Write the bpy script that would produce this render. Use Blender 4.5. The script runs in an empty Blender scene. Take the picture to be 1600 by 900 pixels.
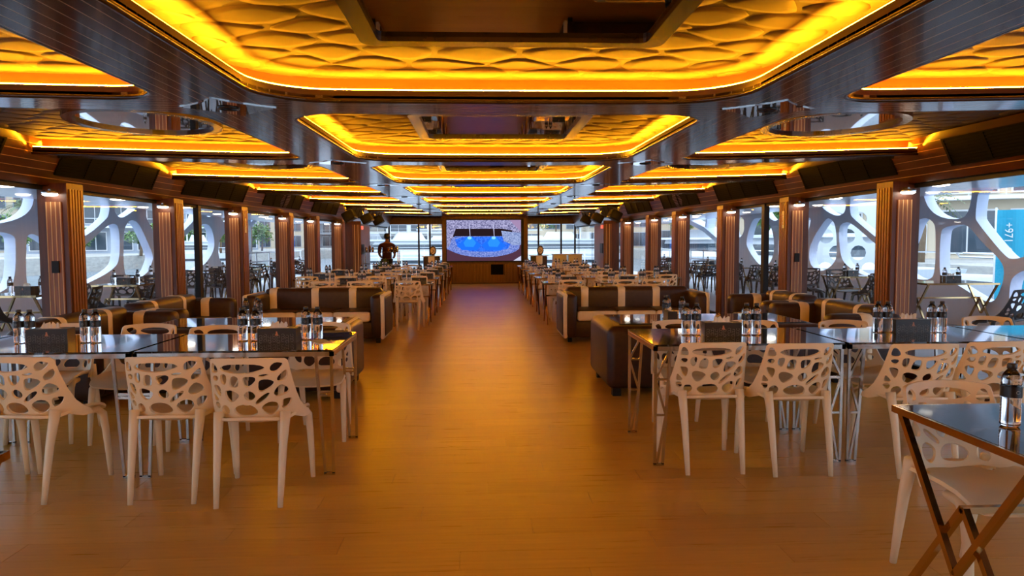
import bpy, bmesh, math, random
from mathutils import Vector, Matrix
from mathutils.geometry import delaunay_2d_cdt
random.seed(7)
PI = math.pi
S = bpy.context.scene
COL = S.collection
# ---------------------------------------------------------------- camera, world, exposure
def look_matrix(yaw, pitch, roll):
    y, p, r = map(math.radians, (yaw, pitch, roll))
    fwd = Vector((math.sin(y)*math.cos(p), math.cos(y)*math.cos(p), -math.sin(p)))
    right = Vector((math.cos(y), -math.sin(y), 0)); up = right.cross(fwd)
    rr = right*math.cos(r) - up*math.sin(r); uu = right*math.sin(r) + up*math.cos(r)
    return Matrix((rr, uu, -fwd)).transposed()
cam_d = bpy.data.cameras.new('camera'); cam = bpy.data.objects.new('camera', cam_d); COL.objects.link(cam)
cam_d.sensor_width = 36; cam_d.lens = 36*1110/1600; cam_d.clip_start = .05; cam_d.clip_end = 1500
cam.matrix_world = Matrix.Translation((-.06, 0, 1.435)) @ look_matrix(2.476, 3.66, .25).to_4x4()
S.camera = cam
W = bpy.data.worlds.new('overcast_sky'); S.world = W; W.use_nodes = True
_bg = W.node_tree.nodes['Background']
_bg.inputs[0].default_value = (.66, .80, 1.0, 1); _bg.inputs[1].default_value = 2.3
LED = 195.0                      # amber cove strip strength
LEDC = (1.0, .395, .008)
S.view_settings.view_transform = 'Standard'; S.view_settings.look = 'None'
S.view_settings.exposure = 0.85; S.view_settings.gamma = 1.0; S.view_settings.use_curve_mapping = False
cy = S.cycles
cy.max_bounces = 8; cy.diffuse_bounces = 3; cy.glossy_bounces = 4; cy.transmission_bounces = 6; cy.transparent_max_bounces = 12
cy.caustics_reflective = False; cy.caustics_refractive = False; cy.sample_clamp_indirect = 4.0; cy.use_denoising = True

# ---------------------------------------------------------------- materials
def lin(r, g, b): return tuple(((c/255)/12.92 if c/255 <= .04045 else ((c/255+.055)/1.055)**2.4) for c in (r, g, b))
class NT:
    def __init__(s, m): s.t = m.node_tree; s.n = s.t.nodes; s.l = s.t.links
    def add(s, typ, **kw):
        n = s.n.new(typ)
        for k, v in kw.items():
            if k.startswith('i_'): n.inputs[k[2:].replace('_', ' ')].default_value = v
            else: setattr(n, k, v)
        return n
    def math(s, op, a, b=None, c=None):
        n = s.n.new('ShaderNodeMath'); n.operation = op
        for i, v in enumerate((a, b, c)):
            if v is None: continue
            if isinstance(v, (int, float)): n.inputs[i].default_value = v
            else: s.l.new(v, n.inputs[i])
        return n.outputs[0]
    def mix(s, f, a, b):
        n = s.n.new('ShaderNodeMix'); n.data_type = 'RGBA'
        for sock, v in ((n.inputs['Factor'], f), (n.inputs['A'], a), (n.inputs['B'], b)):
            if isinstance(v, (int, float)): sock.default_value = v
            elif isinstance(v, tuple): sock.default_value = (*v[:3], 1)
            else: s.l.new(v, sock)
        return [o for o in n.outputs if o.type == 'RGBA'][0]
def mat(name, col, rough=.5, metal=0, spec=.5, coat=0, trans=0, ior=1.45, emis=None, estr=0, sss=0):
    m = bpy.data.materials.new(name); m.use_nodes = True
    b = m.node_tree.nodes['Principled BSDF']
    b.inputs['Base Color'].default_value = (*col, 1); b.inputs['Roughness'].default_value = rough
    b.inputs['Metallic'].default_value = metal; b.inputs['Specular IOR Level'].default_value = spec
    b.inputs['Coat Weight'].default_value = coat; b.inputs['Coat Roughness'].default_value = .06
    b.inputs['Transmission Weight'].default_value = trans; b.inputs['IOR'].default_value = ior
    if emis: b.inputs['Emission Color'].default_value = (*emis, 1); b.inputs['Emission Strength'].default_value = estr
    return m
def bsdf(m): return m.node_tree.nodes['Principled BSDF']
def grain(m, c1, c2, scale=(1, 1, 1), amt=1.0, detail=4, space='OBJ', bump=0, nscale=6):
    t = NT(m); 
    if space == 'OBJ': co = t.add('ShaderNodeTexCoord').outputs['Object']
    else: co = t.add('ShaderNodeNewGeometry').outputs['Position']
    mp = t.add('ShaderNodeMapping'); t.l.new(co, mp.inputs[0]); mp.inputs['Scale'].default_value = scale
    nz = t.add('ShaderNodeTexNoise'); t.l.new(mp.outputs[0], nz.inputs['Vector']); nz.inputs['Scale'].default_value = nscale; nz.inputs['Detail'].default_value = detail
    f = t.math('MULTIPLY_ADD', t.math('SUBTRACT', nz.outputs[0], .5), 2.2*amt, .5)
    n = [x for x in m.node_tree.nodes if x.type == 'MATH'][-1]; n.use_clamp = True
    t.l.new(t.mix(f, c1, c2), bsdf(m).inputs['Base Color'])
    if bump:
        bp = t.add('ShaderNodeBump'); bp.inputs['Strength'].default_value = bump; bp.inputs['Distance'].default_value = .01
        t.l.new(nz.outputs[0], bp.inputs['Height']); t.l.new(bp.outputs[0], bsdf(m).inputs['Normal'])
    return m
M = {}
# oak floor: boards running across the boat, tone changing from board to board
PW, PL = .19, 1.5
def floor_mat():
    m = mat('oak_floor', (.4, .22, .08), .3, spec=.35); t = NT(m)
    pos = t.add('ShaderNodeNewGeometry').outputs['Position']
    sp = t.add('ShaderNodeSeparateXYZ'); t.l.new(pos, sp.inputs[0])
    row = t.math('FLOOR', t.math('DIVIDE', sp.outputs[1], PW))
    off = t.math('MULTIPLY', t.math('FRACT', t.math('MULTIPLY', row, .3819)), PL)
    col = t.math('FLOOR', t.math('DIVIDE', t.math('ADD', sp.outputs[0], off), PL))
    cv = t.add('ShaderNodeCombineXYZ'); t.l.new(row, cv.inputs[0]); t.l.new(col, cv.inputs[1])
    wn = t.add('ShaderNodeTexWhiteNoise'); t.l.new(cv.outputs[0], wn.inputs['Vector'])
    mp = t.add('ShaderNodeMapping'); t.l.new(pos, mp.inputs[0]); mp.inputs['Scale'].default_value = (.8, 14, 1)
    nz = t.add('ShaderNodeTexNoise'); t.l.new(mp.outputs[0], nz.inputs['Vector']); nz.inputs['Scale'].default_value = 3; nz.inputs['Detail'].default_value = 6
    f = t.math('ADD', t.math('MULTIPLY', wn.outputs['Value'], .25), t.math('MULTIPLY', nz.outputs[0], .75))
    t.l.new(t.mix(f, lin(202, 144, 52), lin(238, 190, 86)), bsdf(m).inputs['Base Color'])
    t.l.new(t.math('MULTIPLY_ADD', nz.outputs[0], .16, .22), bsdf(m).inputs['Roughness'])
    return m
M['floor'] = floor_mat()
def soffit_mat():
    m = mat('striped_walnut_gloss', (.03, .014, .007), .17, spec=.5, coat=.25); t = NT(m)
    pos = t.add('ShaderNodeNewGeometry').outputs['Position']
    sp = t.add('ShaderNodeSeparateXYZ'); t.l.new(pos, sp.inputs[0]); x, y = sp.outputs[0], sp.outputs[1]
    ax = t.math('ABSOLUTE', t.math('SUBTRACT', x, .06))
    onl = t.math('LESS_THAN', t.math('ABSOLUTE', t.math('SUBTRACT', ax, 1.49)), .24)
    fx = t.math('LESS_THAN', t.math('FRACT', t.math('DIVIDE', ax, .068)), .09)
    fy = t.math('LESS_THAN', t.math('FRACT', t.math('DIVIDE', y, .068)), .09)
    s = t.math('ADD', t.math('MULTIPLY', fx, onl), t.math('MULTIPLY', fy, t.math('SUBTRACT', 1.0, onl)))
    nz = t.add('ShaderNodeTexNoise'); nz.inputs['Scale'].default_value = 9; nz.inputs['Detail'].default_value = 4; t.l.new(pos, nz.inputs['Vector'])
    wood = t.mix(nz.outputs[0], (.016, .007, .004), (.06, .026, .012))
    t.l.new(t.mix(t.math('MULTIPLY', s, .9), wood, (.55, .42, .28)), bsdf(m).inputs['Base Color'])
    return m
M['soffit'] = soffit_mat()
M['bullnose'] = grain(mat('dark_walnut_gloss', (.02, .009, .005), .25, coat=.15), (.012, .006, .004), (.035, .015, .008), (1, 1, 1), space='POS')
M['cove'] = grain(mat('orange_mahogany', (.3, .1, .03), .35), lin(92, 32, 10), lin(112, 42, 15), (.6, .6, 8), space='POS')
M['lip'] = grain(mat('walnut_lip', (.05, .02, .01), .35), lin(54, 24, 11), lin(72, 34, 16), (1, 1, 6), space='POS')
M['plaster'] = grain(mat('cream_plaster_relief', (.6, .5, .36), .6), lin(84, 66, 48), lin(94, 76, 56), space='POS')
M['led'] = mat('amber_led', (0, 0, 0), 1, emis=LEDC, estr=LED)
M['cornice'] = grain(mat('mahogany_board', (.1, .04, .015), .28, coat=.2), lin(50, 25, 13), lin(74, 39, 21), (3, .5, 3), space='POS')
M['column'] = grain(mat('mahogany_column', (.1, .04, .015), .4), lin(64, 31, 16), lin(94, 51, 26), (5, 5, .5), space='POS')
M['slat'] = grain(mat('light_teak_slat', (.25, .12, .05), .35), lin(110, 66, 34), lin(142, 90, 48), (5, 5, .5), space='POS')
M['inlay'] = mat('pale_maple_inlay', lin(196, 160, 112), .4)
M['blackmetal'] = mat('black_metal', (.009, .009, .010), .5, spec=.25)
M['grille'] = mat('black_grille', (.003, .003, .003), .8, spec=.08)
def window_glass(name, tint, gl):
    m = bpy.data.materials.new(name); m.use_nodes = True; t = NT(m); t.n.clear()
    o = t.add('ShaderNodeOutputMaterial'); tr = t.add('ShaderNodeBsdfTransparent'); g = t.add('ShaderNodeBsdfGlossy')
    tr.inputs[0].default_value = (*tint, 1); g.inputs['Roughness'].default_value = .01
    lw = t.add('ShaderNodeLayerWeight'); fr = t.math('MULTIPLY_ADD', t.math('POWER', lw.outputs['Facing'], 4.0), .75, gl)
    mx = t.add('ShaderNodeMixShader'); t.l.new(fr, mx.inputs[0]); t.l.new(tr.outputs[0], mx.inputs[1]); t.l.new(g.outputs[0], mx.inputs[2]); t.l.new(mx.outputs[0], o.inputs[0])
    return m
M['glass'] = window_glass('clear_window_glass', (.93, .96, .97), .035)
M['smoked'] = window_glass('smoked_glass', (.35, .36, .33), .06)
M['mirror'] = mat('bronze_tinted_mirror', (.15, .12, .10), .02, metal=1)
M['clearmirror'] = mat('silver_mirror', (.62, .62, .62), .02, metal=1)
M['chair'] = mat('white_polypropylene', lin(244, 222, 182), .38)
M['chairb'] = mat('anthracite_polypropylene', lin(44, 45, 50), .4)
def marble():
    m = mat('black_marble_glass', (.008, .008, .01), .035, spec=.7, coat=.6); t = NT(m)
    co = t.add('ShaderNodeNewGeometry').outputs['Position']
    n1 = t.add('ShaderNodeTexNoise'); n1.inputs['Scale'].default_value = 2.2; n1.inputs['Detail'].default_value = 8; n1.inputs['Distortion'].default_value = 1.6; t.l.new(co, n1.inputs['Vector'])
    v = t.math('ABSOLUTE', t.math('SUBTRACT', n1.outputs[0], .5))
    f = t.math('LESS_THAN', v, .006)
    t.l.new(t.mix(t.math('MULTIPLY', f, .5), (.007, .007, .009), (.25, .25, .27)), bsdf(m).inputs['Base Color'])
    return m
M['marble'] = marble()
M['chrome'] = mat('worn_chrome', (.55, .52, .48), .16, metal=1)
M['gold'] = mat('bronze_gold_steel', (.52, .36, .18), .14, metal=1)
M['leather'] = grain(mat('brown_leather', (.06, .03, .018), .42), lin(44, 25, 17), lin(60, 36, 24), (1, 1, 1), space='POS', bump=.15, nscale=22)
M['cream'] = grain(mat('cream_leather', (.6, .5, .33), .45), lin(240, 220, 180), lin(246, 230, 196), (1, 1, 1), space='POS', bump=.12, nscale=18)
M['water'] = mat('bottle_water', (.96, .98, 1), .02, trans=1, ior=1.36)
M['label'] = mat('black_label', (.012, .012, .013), .35)
M['cap'] = mat('black_cap', (.01, .01, .01), .35)
M['boxb'] = mat('black_card', (.012, .011, .011), .4)
M['print'] = mat('silver_print', (.32, .31, .29), .45)
M['copper'] = mat('copper_print', (.55, .22, .12), .4)
M['tissue'] = mat('white_tissue', (.8, .76, .68), .9)
M['white'] = mat('white_gloss_paint', (.62, .65, .68), .3)
M['offwhite'] = mat('off_white_paint', (.70, .71, .72), .45)
M['lattice'] = mat('blue_grey_paint', lin(206, 216, 236), .4)
M['deck'] = grain(mat('grey_deck', (.3, .3, .31), .4), lin(162, 166, 174), lin(182, 186, 194), (1, 6, 1), space='POS')
M['soffout'] = mat('white_soffit_gloss', lin(226, 230, 236), .2)
M['lamp'] = mat('white_lamp_glow', (1, 1, 1), .5, emis=(1, .92, .78), estr=9)
M['steel'] = mat('brushed_steel', (.6, .62, .64), .25, metal=1)

# ---------------------------------------------------------------- mesh helpers
def tag(o, label=None, cat=None, group=None, kind=None):
    if label: o['label'] = label
    if cat: o['category'] = cat
    if group: o['group'] = group
    if kind: o['kind'] = kind
    return o
def empty(name, loc=(0, 0, 0), rz=0, parent=None):
    o = bpy.data.objects.new(name, None); COL.objects.link(o); o.location = loc; o.rotation_euler = (0, 0, rz); o.empty_display_size = .1
    if parent: o.parent = parent
    return o
def link(name, me, m, parent=None, smooth=False, loc=None):
    o = bpy.data.objects.new(name, me); COL.objects.link(o)
    if m is not None:
        me.materials.clear(); me.materials.append(M[m] if isinstance(m, str) else m)
    if parent: o.parent = parent
    if loc: o.location = loc
    if smooth is True: me.polygons.foreach_set('use_smooth', [True]*len(me.polygons))
    elif smooth: me.shade_smooth(); me.set_sharp_from_angle(angle=smooth)
    return o
class MB:
    def __init__(s): s.v = []; s.f = []
    def quad(s, a, b, c, d):
        n = len(s.v); s.v += [tuple(a), tuple(b), tuple(c), tuple(d)]; s.f.append((n, n+1, n+2, n+3)); return s
    def poly(s, pts): n = len(s.v); s.v += [tuple(p) for p in pts]; s.f.append(tuple(range(n, n+len(pts)))); return s
    def box(s, x0, x1, y0, y1, z0, z1):
        n = len(s.v); s.v += [(x, y, z) for z in (z0, z1) for y in (y0, y1) for x in (x0, x1)]
        s.f += [tuple(n+i for i in q) for q in ((0, 2, 3, 1), (4, 5, 7, 6), (0, 1, 5, 4), (2, 6, 7, 3), (0, 4, 6, 2), (1, 3, 7, 5))]; return s
    def bar(s, p, q, w, h=None, up=(0, 0, 1)):
        h = h or w; p = Vector(p); q = Vector(q); d = (q-p).normalized(); u = Vector(up)
        if abs(d.dot(u)) > .98: u = Vector((1, 0, 0))
        a = d.cross(u).normalized()*w/2; b = a.cross(d).normalized()*h/2
        n = len(s.v)
        for c in (p, q): s.v += [tuple(c+a+b), tuple(c-a+b), tuple(c-a-b), tuple(c+a-b)]
        s.f += [tuple(n+i for i in k) for k in ((0, 1, 2, 3), (7, 6, 5, 4), (0, 4, 5, 1), (1, 5, 6, 2), (2, 6, 7, 3), (3, 7, 4, 0))]; return s
    def tube(s, pts, r, n=8, caps=True, closed=False):
        pts = [Vector(p) for p in pts]; k = len(pts); rs = r if isinstance(r, (list, tuple)) else [r]*k
        base = len(s.v); ref = None
        for i, p in enumerate(pts):
            if closed: d = pts[(i+1) % k]-pts[i-1]
            else: d = (pts[min(i+1, k-1)]-pts[max(i-1, 0)])
            d.normalize()
            if ref is None: ref = Vector((0, 0, 1)) if abs(d.z) < .9 else Vector((1, 0, 0))
            a = d.cross(ref); a.normalize(); b = a.cross(d); ref = b
            for j in range(n):
                t = 2*PI*j/n; s.v.append(tuple(p+(a*math.cos(t)+b*math.sin(t))*rs[i]))
        for i in range(k if closed else k-1):
            i2 = (i+1) % k
            for j in range(n):
                s.f.append((base+i*n+j, base+i*n+(j+1) % n, base+i2*n+(j+1) % n, base+i2*n+j))
        if caps and not closed:
            s.f.append(tuple(base+j for j in range(n))[::-1]); s.f.append(tuple(base+(k-1)*n+j for j in range(n)))
        return s
    def lathe(s, prof, n=16, c=(0, 0, 0)):
        base = len(s.v); k = len(prof)
        for r, z in prof:
            for j in range(n):
                t = 2*PI*j/n; s.v.append((c[0]+r*math.cos(t), c[1]+r*math.sin(t), c[2]+z))
        for i in range(k-1):
            for j in range(n): s.f.append((base+i*n+j, base+i*n+(j+1) % n, base+(i+1)*n+(j+1) % n, base+(i+1)*n+j))
        s.f.append(tuple(base+j for j in range(n))[::-1]); s.f.append(tuple(base+(k-1)*n+j for j in range(n))); return s
    def prism(s, poly, z0, z1):
        n = len(poly); b = len(s.v); s.v += [(x, y, z0) for x, y in poly]+[(x, y, z1) for x, y in poly]
        s.f.append(tuple(range(b+n-1, b-1, -1))); s.f.append(tuple(range(b+n, b+2*n)))
        for i in range(n): s.f.append((b+i, b+(i+1) % n, b+n+(i+1) % n, b+n+i))
        return s
    def mesh(s, name):
        me = bpy.data.meshes.new(name); me.from_pydata(s.v, [], s.f); me.update(); return me
    def build(s, name, m, parent=None, smooth=False, loc=None): return link(name, s.mesh(name), m, parent, smooth, loc)
def rbox_mesh(name, sx, sy, sz, r, seg=3):
    bm = bmesh.new(); bmesh.ops.create_cube(bm, size=1)
    bmesh.ops.scale(bm, vec=(sx, sy, sz), verts=bm.verts)
    bmesh.ops.bevel(bm, geom=bm.edges[:], offset=r, segments=seg, profile=.5, affect='EDGES')
    me = bpy.data.meshes.new(name); bm.to_mesh(me); bm.free(); return me
def rbox(name, x0, x1, y0, y1, z0, z1, r, m, parent=None, seg=3):
    me = rbox_mesh(name, x1-x0, y1-y0, z1-z0, min(r, .49*min(x1-x0, y1-y0, z1-z0)), seg)
    return link(name, me, m, parent, math.radians(50), ((x0+x1)/2, (y0+y1)/2, (z0+z1)/2))
def copy_tree(o, parent=None):
    c = o.copy(); COL.objects.link(c)
    if parent: c.parent = parent
    for ch in KIDS.get(o.name, []): copy_tree(ch, c)
    return c
KIDS = {}
def reg(root):
    for ch in root.children: KIDS.setdefault(root.name, []).append(ch); reg(ch)
def chaikin(p, n=2):
    for _ in range(n):
        q = []
        for i in range(len(p)):
            a, b = p[i], p[(i+1) % len(p)]
            q += [(a[0]*.75+b[0]*.25, a[1]*.75+b[1]*.25), (a[0]*.25+b[0]*.75, a[1]*.25+b[1]*.75)]
        p = q
    return p
def inpoly(x, y, P):
    c = False; j = len(P)-1
    for i in range(len(P)):
        xi, yi = P[i]; xj, yj = P[j]
        if (yi > y) != (yj > y) and x < (xj-xi)*(y-yi)/(yj-yi)+xi: c = not c
        j = i
    return c
def panel(outline, holes, fmap, thick, grid=None, name='panel', tdir=None):
    """flat outline with holes, mapped through fmap(u,v)->xyz, given thickness along its normal (or tdir)"""
    vs = []; es = []
    for loop in [outline]+holes:
        b = len(vs); vs += [Vector(p) for p in loop]; n = len(loop); es += [(b+i, b+(i+1) % n) for i in range(n)]
    if grid:
        us = [p[0] for p in outline]; ws = [p[1] for p in outline]
        u = min(us)+grid[0]*.5
        while u < max(us):
            w = min(ws)+grid[1]*.5
            while w < max(ws):
                if inpoly(u, w, outline) and not any(inpoly(u, w, h) for h in holes): vs.append(Vector((u, w)))
                w += grid[1]
            u += grid[0]
    ov, oe, of, *_ = delaunay_2d_cdt(vs, es, [], 0, 1e-5)
    tris = []
    for f in of:
        cx = sum(ov[i].x for i in f)/3; c2 = sum(ov[i].y for i in f)/3
        if inpoly(cx, c2, outline) and not any(inpoly(cx, c2, h) for h in holes): tris.append(tuple(f))
    P = [Vector(fmap(v.x, v.y)) for v in ov]
    if tdir is None:
        e = 1e-3; N = []
        for v in ov:
            a = Vector(fmap(v.x+e, v.y))-Vector(fmap(v.x-e, v.y)); b = Vector(fmap(v.x, v.y+e))-Vector(fmap(v.x, v.y-e)); n = a.cross(b); n.normalize(); N.append(n)
    else: N = [Vector(tdir)]*len(ov)
    k = len(P); V = [tuple(P[i]+N[i]*thick/2) for i in range(k)]+[tuple(P[i]-N[i]*thick/2) for i in range(k)]
    F = list(tris)+[tuple(i+k for i in t[::-1]) for t in tris]; cnt = {}
    for t in tris:
        for a, b in ((t[0], t[1]), (t[1], t[2]), (t[2], t[0])):
            if (b, a) in cnt: del cnt[(b, a)]
            else: cnt[(a, b)] = 1
    for a, b in cnt: F.append((b, a, a+k, b+k))
    me = bpy.data.meshes.new(name); me.from_pydata(V, [], F); me.update(); return me
def text(name, body, size, m, parent, al):
    c = bpy.data.curves.new(name, 'FONT'); c.body = body; c.size = size; c.align_x = al; c.align_y = 'CENTER'; c.extrude = .001
    o = bpy.data.objects.new(name, c); COL.objects.link(o); dg = bpy.context.evaluated_depsgraph_get()
    me = bpy.data.meshes.new_from_object(o.evaluated_get(dg)); bpy.data.objects.remove(o); return link(name, me, m, parent)
ORD = ['first', 'second', 'third', 'fourth', 'fifth', 'sixth', 'seventh', 'eighth', 'ninth', 'tenth', 'eleventh', 'twelfth']

# ---------------------------------------------------------------- hull lines
def interp(tab, y):
    for (a, b), (c, d) in zip(tab, tab[1:]):
        if y <= c: return b+(d-b)*max(0, (y-a))/(c-a)
    return tab[-1][1]
XW = [(-6, 4.45), (10, 4.45), (12, 4.3), (14.4, 4.12), (16.5, 4.0), (19, 3.85), (23, 3.68), (27, 3.5)]
def xw(y): return interp(XW, y)             # glass line, half width
def cz(x, y): return 2.128+.0099*y+.004*x*x  # underside of the ceiling beams: rising forward, cambered
Y0, Y1 = -4.935, 26.5
# ---------------------------------------------------------------- floor
fl = MB().box(-3.6, 3.6, 5.7+.19, Y1, -.05, 0)
fl.v = []; fl.f = []
ys = [Y0, 10, 12, 14.4, 16.5, 19, 23, Y1]
ZP0, ZP1 = PW*10, PW*31         # zone in which the boards are single pieces: 1.9 .. 5.89
def strip(mb, ya, yb, z0, z1): mb.prism([(-xw(ya)-.1, ya), (xw(ya)+.1, ya), (xw(yb)+.1, yb), (-xw(yb)-.1, yb)], z0, z1)
strip(fl, Y0, ZP0, -.05, 0); strip(fl, ZP0, ZP1, -.05, -.006)
for a, b in zip([ZP1, 10, 12, 14.4, 16.5, 19, 23], [10, 12, 14.4, 16.5, 19, 23, Y1]): strip(fl, a, b, -.05, 0)
floor = fl.build('floor', 'floor'); tag(floor, 'warm oak plank floor running the length of the saloon', 'floor', kind='structure')
for r in range(10, 31):
    off = ((r*.3819) % 1.0)*PL; x = -off-PL*3
    while x < 4.5:
        a, b = max(x, -4.5), min(x+PL, 4.5)
        if b-a > .05: MB().box(a+.0012, b-.0012, r*PW+.0010, (r+1)*PW-.0010, -.0055, 0).build('plank', 'floor', floor)
        x += PL
# ---------------------------------------------------------------- ceiling
BP = 2.97
def beam(k): return 3.975+BP*k
ceil_root = empty('ceiling'); tag(ceil_root, 'dark glossy coffered ceiling with amber lit relief panels', 'ceiling', kind='structure')
XLI, XLO, XRI, XRO = -1.19, -1.66, 1.31, 1.79   # inner / outer edges of the two long beams
def rrect(x0, x1, y0, y1, r, n=7):
    P = []
    for cx, c2, a0 in ((x1-r, y0+r, -90), (x1-r, y1-r, 0), (x0+r, y1-r, 90), (x0+r, y0+r, 180)):
        for i in range(n+1): t = math.radians(a0+90*i/n); P.append((cx+r*math.cos(t), c2+r*math.sin(t)))
    return P
def dens(P, step=.35, closed=True):
    out = []
    for i in range(len(P) if closed else len(P)-1):
        a, b = P[i], P[(i+1) % len(P)]; d = math.hypot(b[0]-a[0], b[1]-a[1]); n = max(1, int(d/step))
        out += [(a[0]+(b[0]-a[0])*j/n, a[1]+(b[1]-a[1])*j/n) for j in range(n)]
    if not closed: out.append(P[-1])
    return out
def offset(P, d, closed=True):
    out = []; n = len(P)
    for i in range(n):
        a = P[i-1] if (closed or i > 0) else P[i]; b = P[(i+1) % n] if (closed or i < n-1) else P[i]
        tx, ty = b[0]-a[0], b[1]-a[1]; l = math.hypot(tx, ty) or 1
        out.append((P[i][0]+ty/l*d, P[i][1]-tx/l*d))
    return out
def sweep(P, prof, closed=True, dz=0):
    mb = MB(); n = len(P); k = len(prof)
    for o, z in prof:
        for (x, y) in offset(P, o, closed): mb.v.append((x, y, cz(x, y)+z+dz))
    for j in range(k-1):
        for i in range(n if closed else n-1):
            i2 = (i+1) % n; mb.f.append((j*n+i, j*n+i2, (j+1)*n+i2, (j+1)*n+i))
    return mb
def hexcells(x0, x1, y0, y1, seed, inside):
    rnd = random.Random(seed); cells = []; w, h = .36, .25; jit = {}
    def J(px, py):
        k = (round(px, 2), round(py, 2))
        if k not in jit: jit[k] = (px+rnd.uniform(-.05, .05), py+rnd.uniform(-.04, .04))
        return jit[k]
    j = 0; y = y0
    while y < y1+h:
        x = x0-(w/2 if j % 2 else 0)
        while x < x1+w:
            P = [J(x+dx*w, y+dy*h) for dx, dy in ((.5, -.19), (.5, .19), (0, .56), (-.5, .19), (-.5, -.19), (0, -.56))]
            if inside(x, y): cells.append(P)
            x += w
        y += h*.75; j += 1
    return cells
DOME = .03
def dome(x, y, lim):
    e = min(y-lim[2], lim[3]-y)
    if lim[0] > -3: e = min(e, x-lim[0])
    if lim[1] < 3: e = min(e, lim[1]-x)
    t = min(1, max(0, e/.75)); return DOME*(t*t*(3-2*t))
def cell_mesh(P, up, lim):
    P = [(min(max(x, lim[0]), lim[1]), min(max(y, lim[2]), lim[3])) for x, y in P]
    cx = sum(p[0] for p in P)/6; c2 = sum(p[1] for p in P)/6
    if max(p[0] for p in P)-min(p[0] for p in P) < .08 or max(p[1] for p in P)-min(p[1] for p in P) < .06: return None
    Q = chaikin(P, 1); mb = MB(); n = len(Q)
    for s, d in ((.94, .002), (.90, -.0045), (.6, -.006), (.0, -.0065)):
        if s == 0: mb.v.append((cx, c2, cz(cx, c2)+up+d+dome(cx, c2, lim))); continue
        for x, y in Q: X, Y = cx+(x-cx)*s, c2+(y-c2)*s; mb.v.append((X, Y, cz(X, Y)+up+d+dome(X, Y, lim)))
    for r in range(2):
        for i in range(n): mb.f.append((r*n+i, r*n+(i+1) % n, (r+1)*n+(i+1) % n, (r+1)*n+i))
    for i in range(n): mb.f.append((2*n+i, 2*n+(i+1) % n, 3*n))
    mb.f = [f[::-1] for f in mb.f]
    return mb
UP = .16
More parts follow.
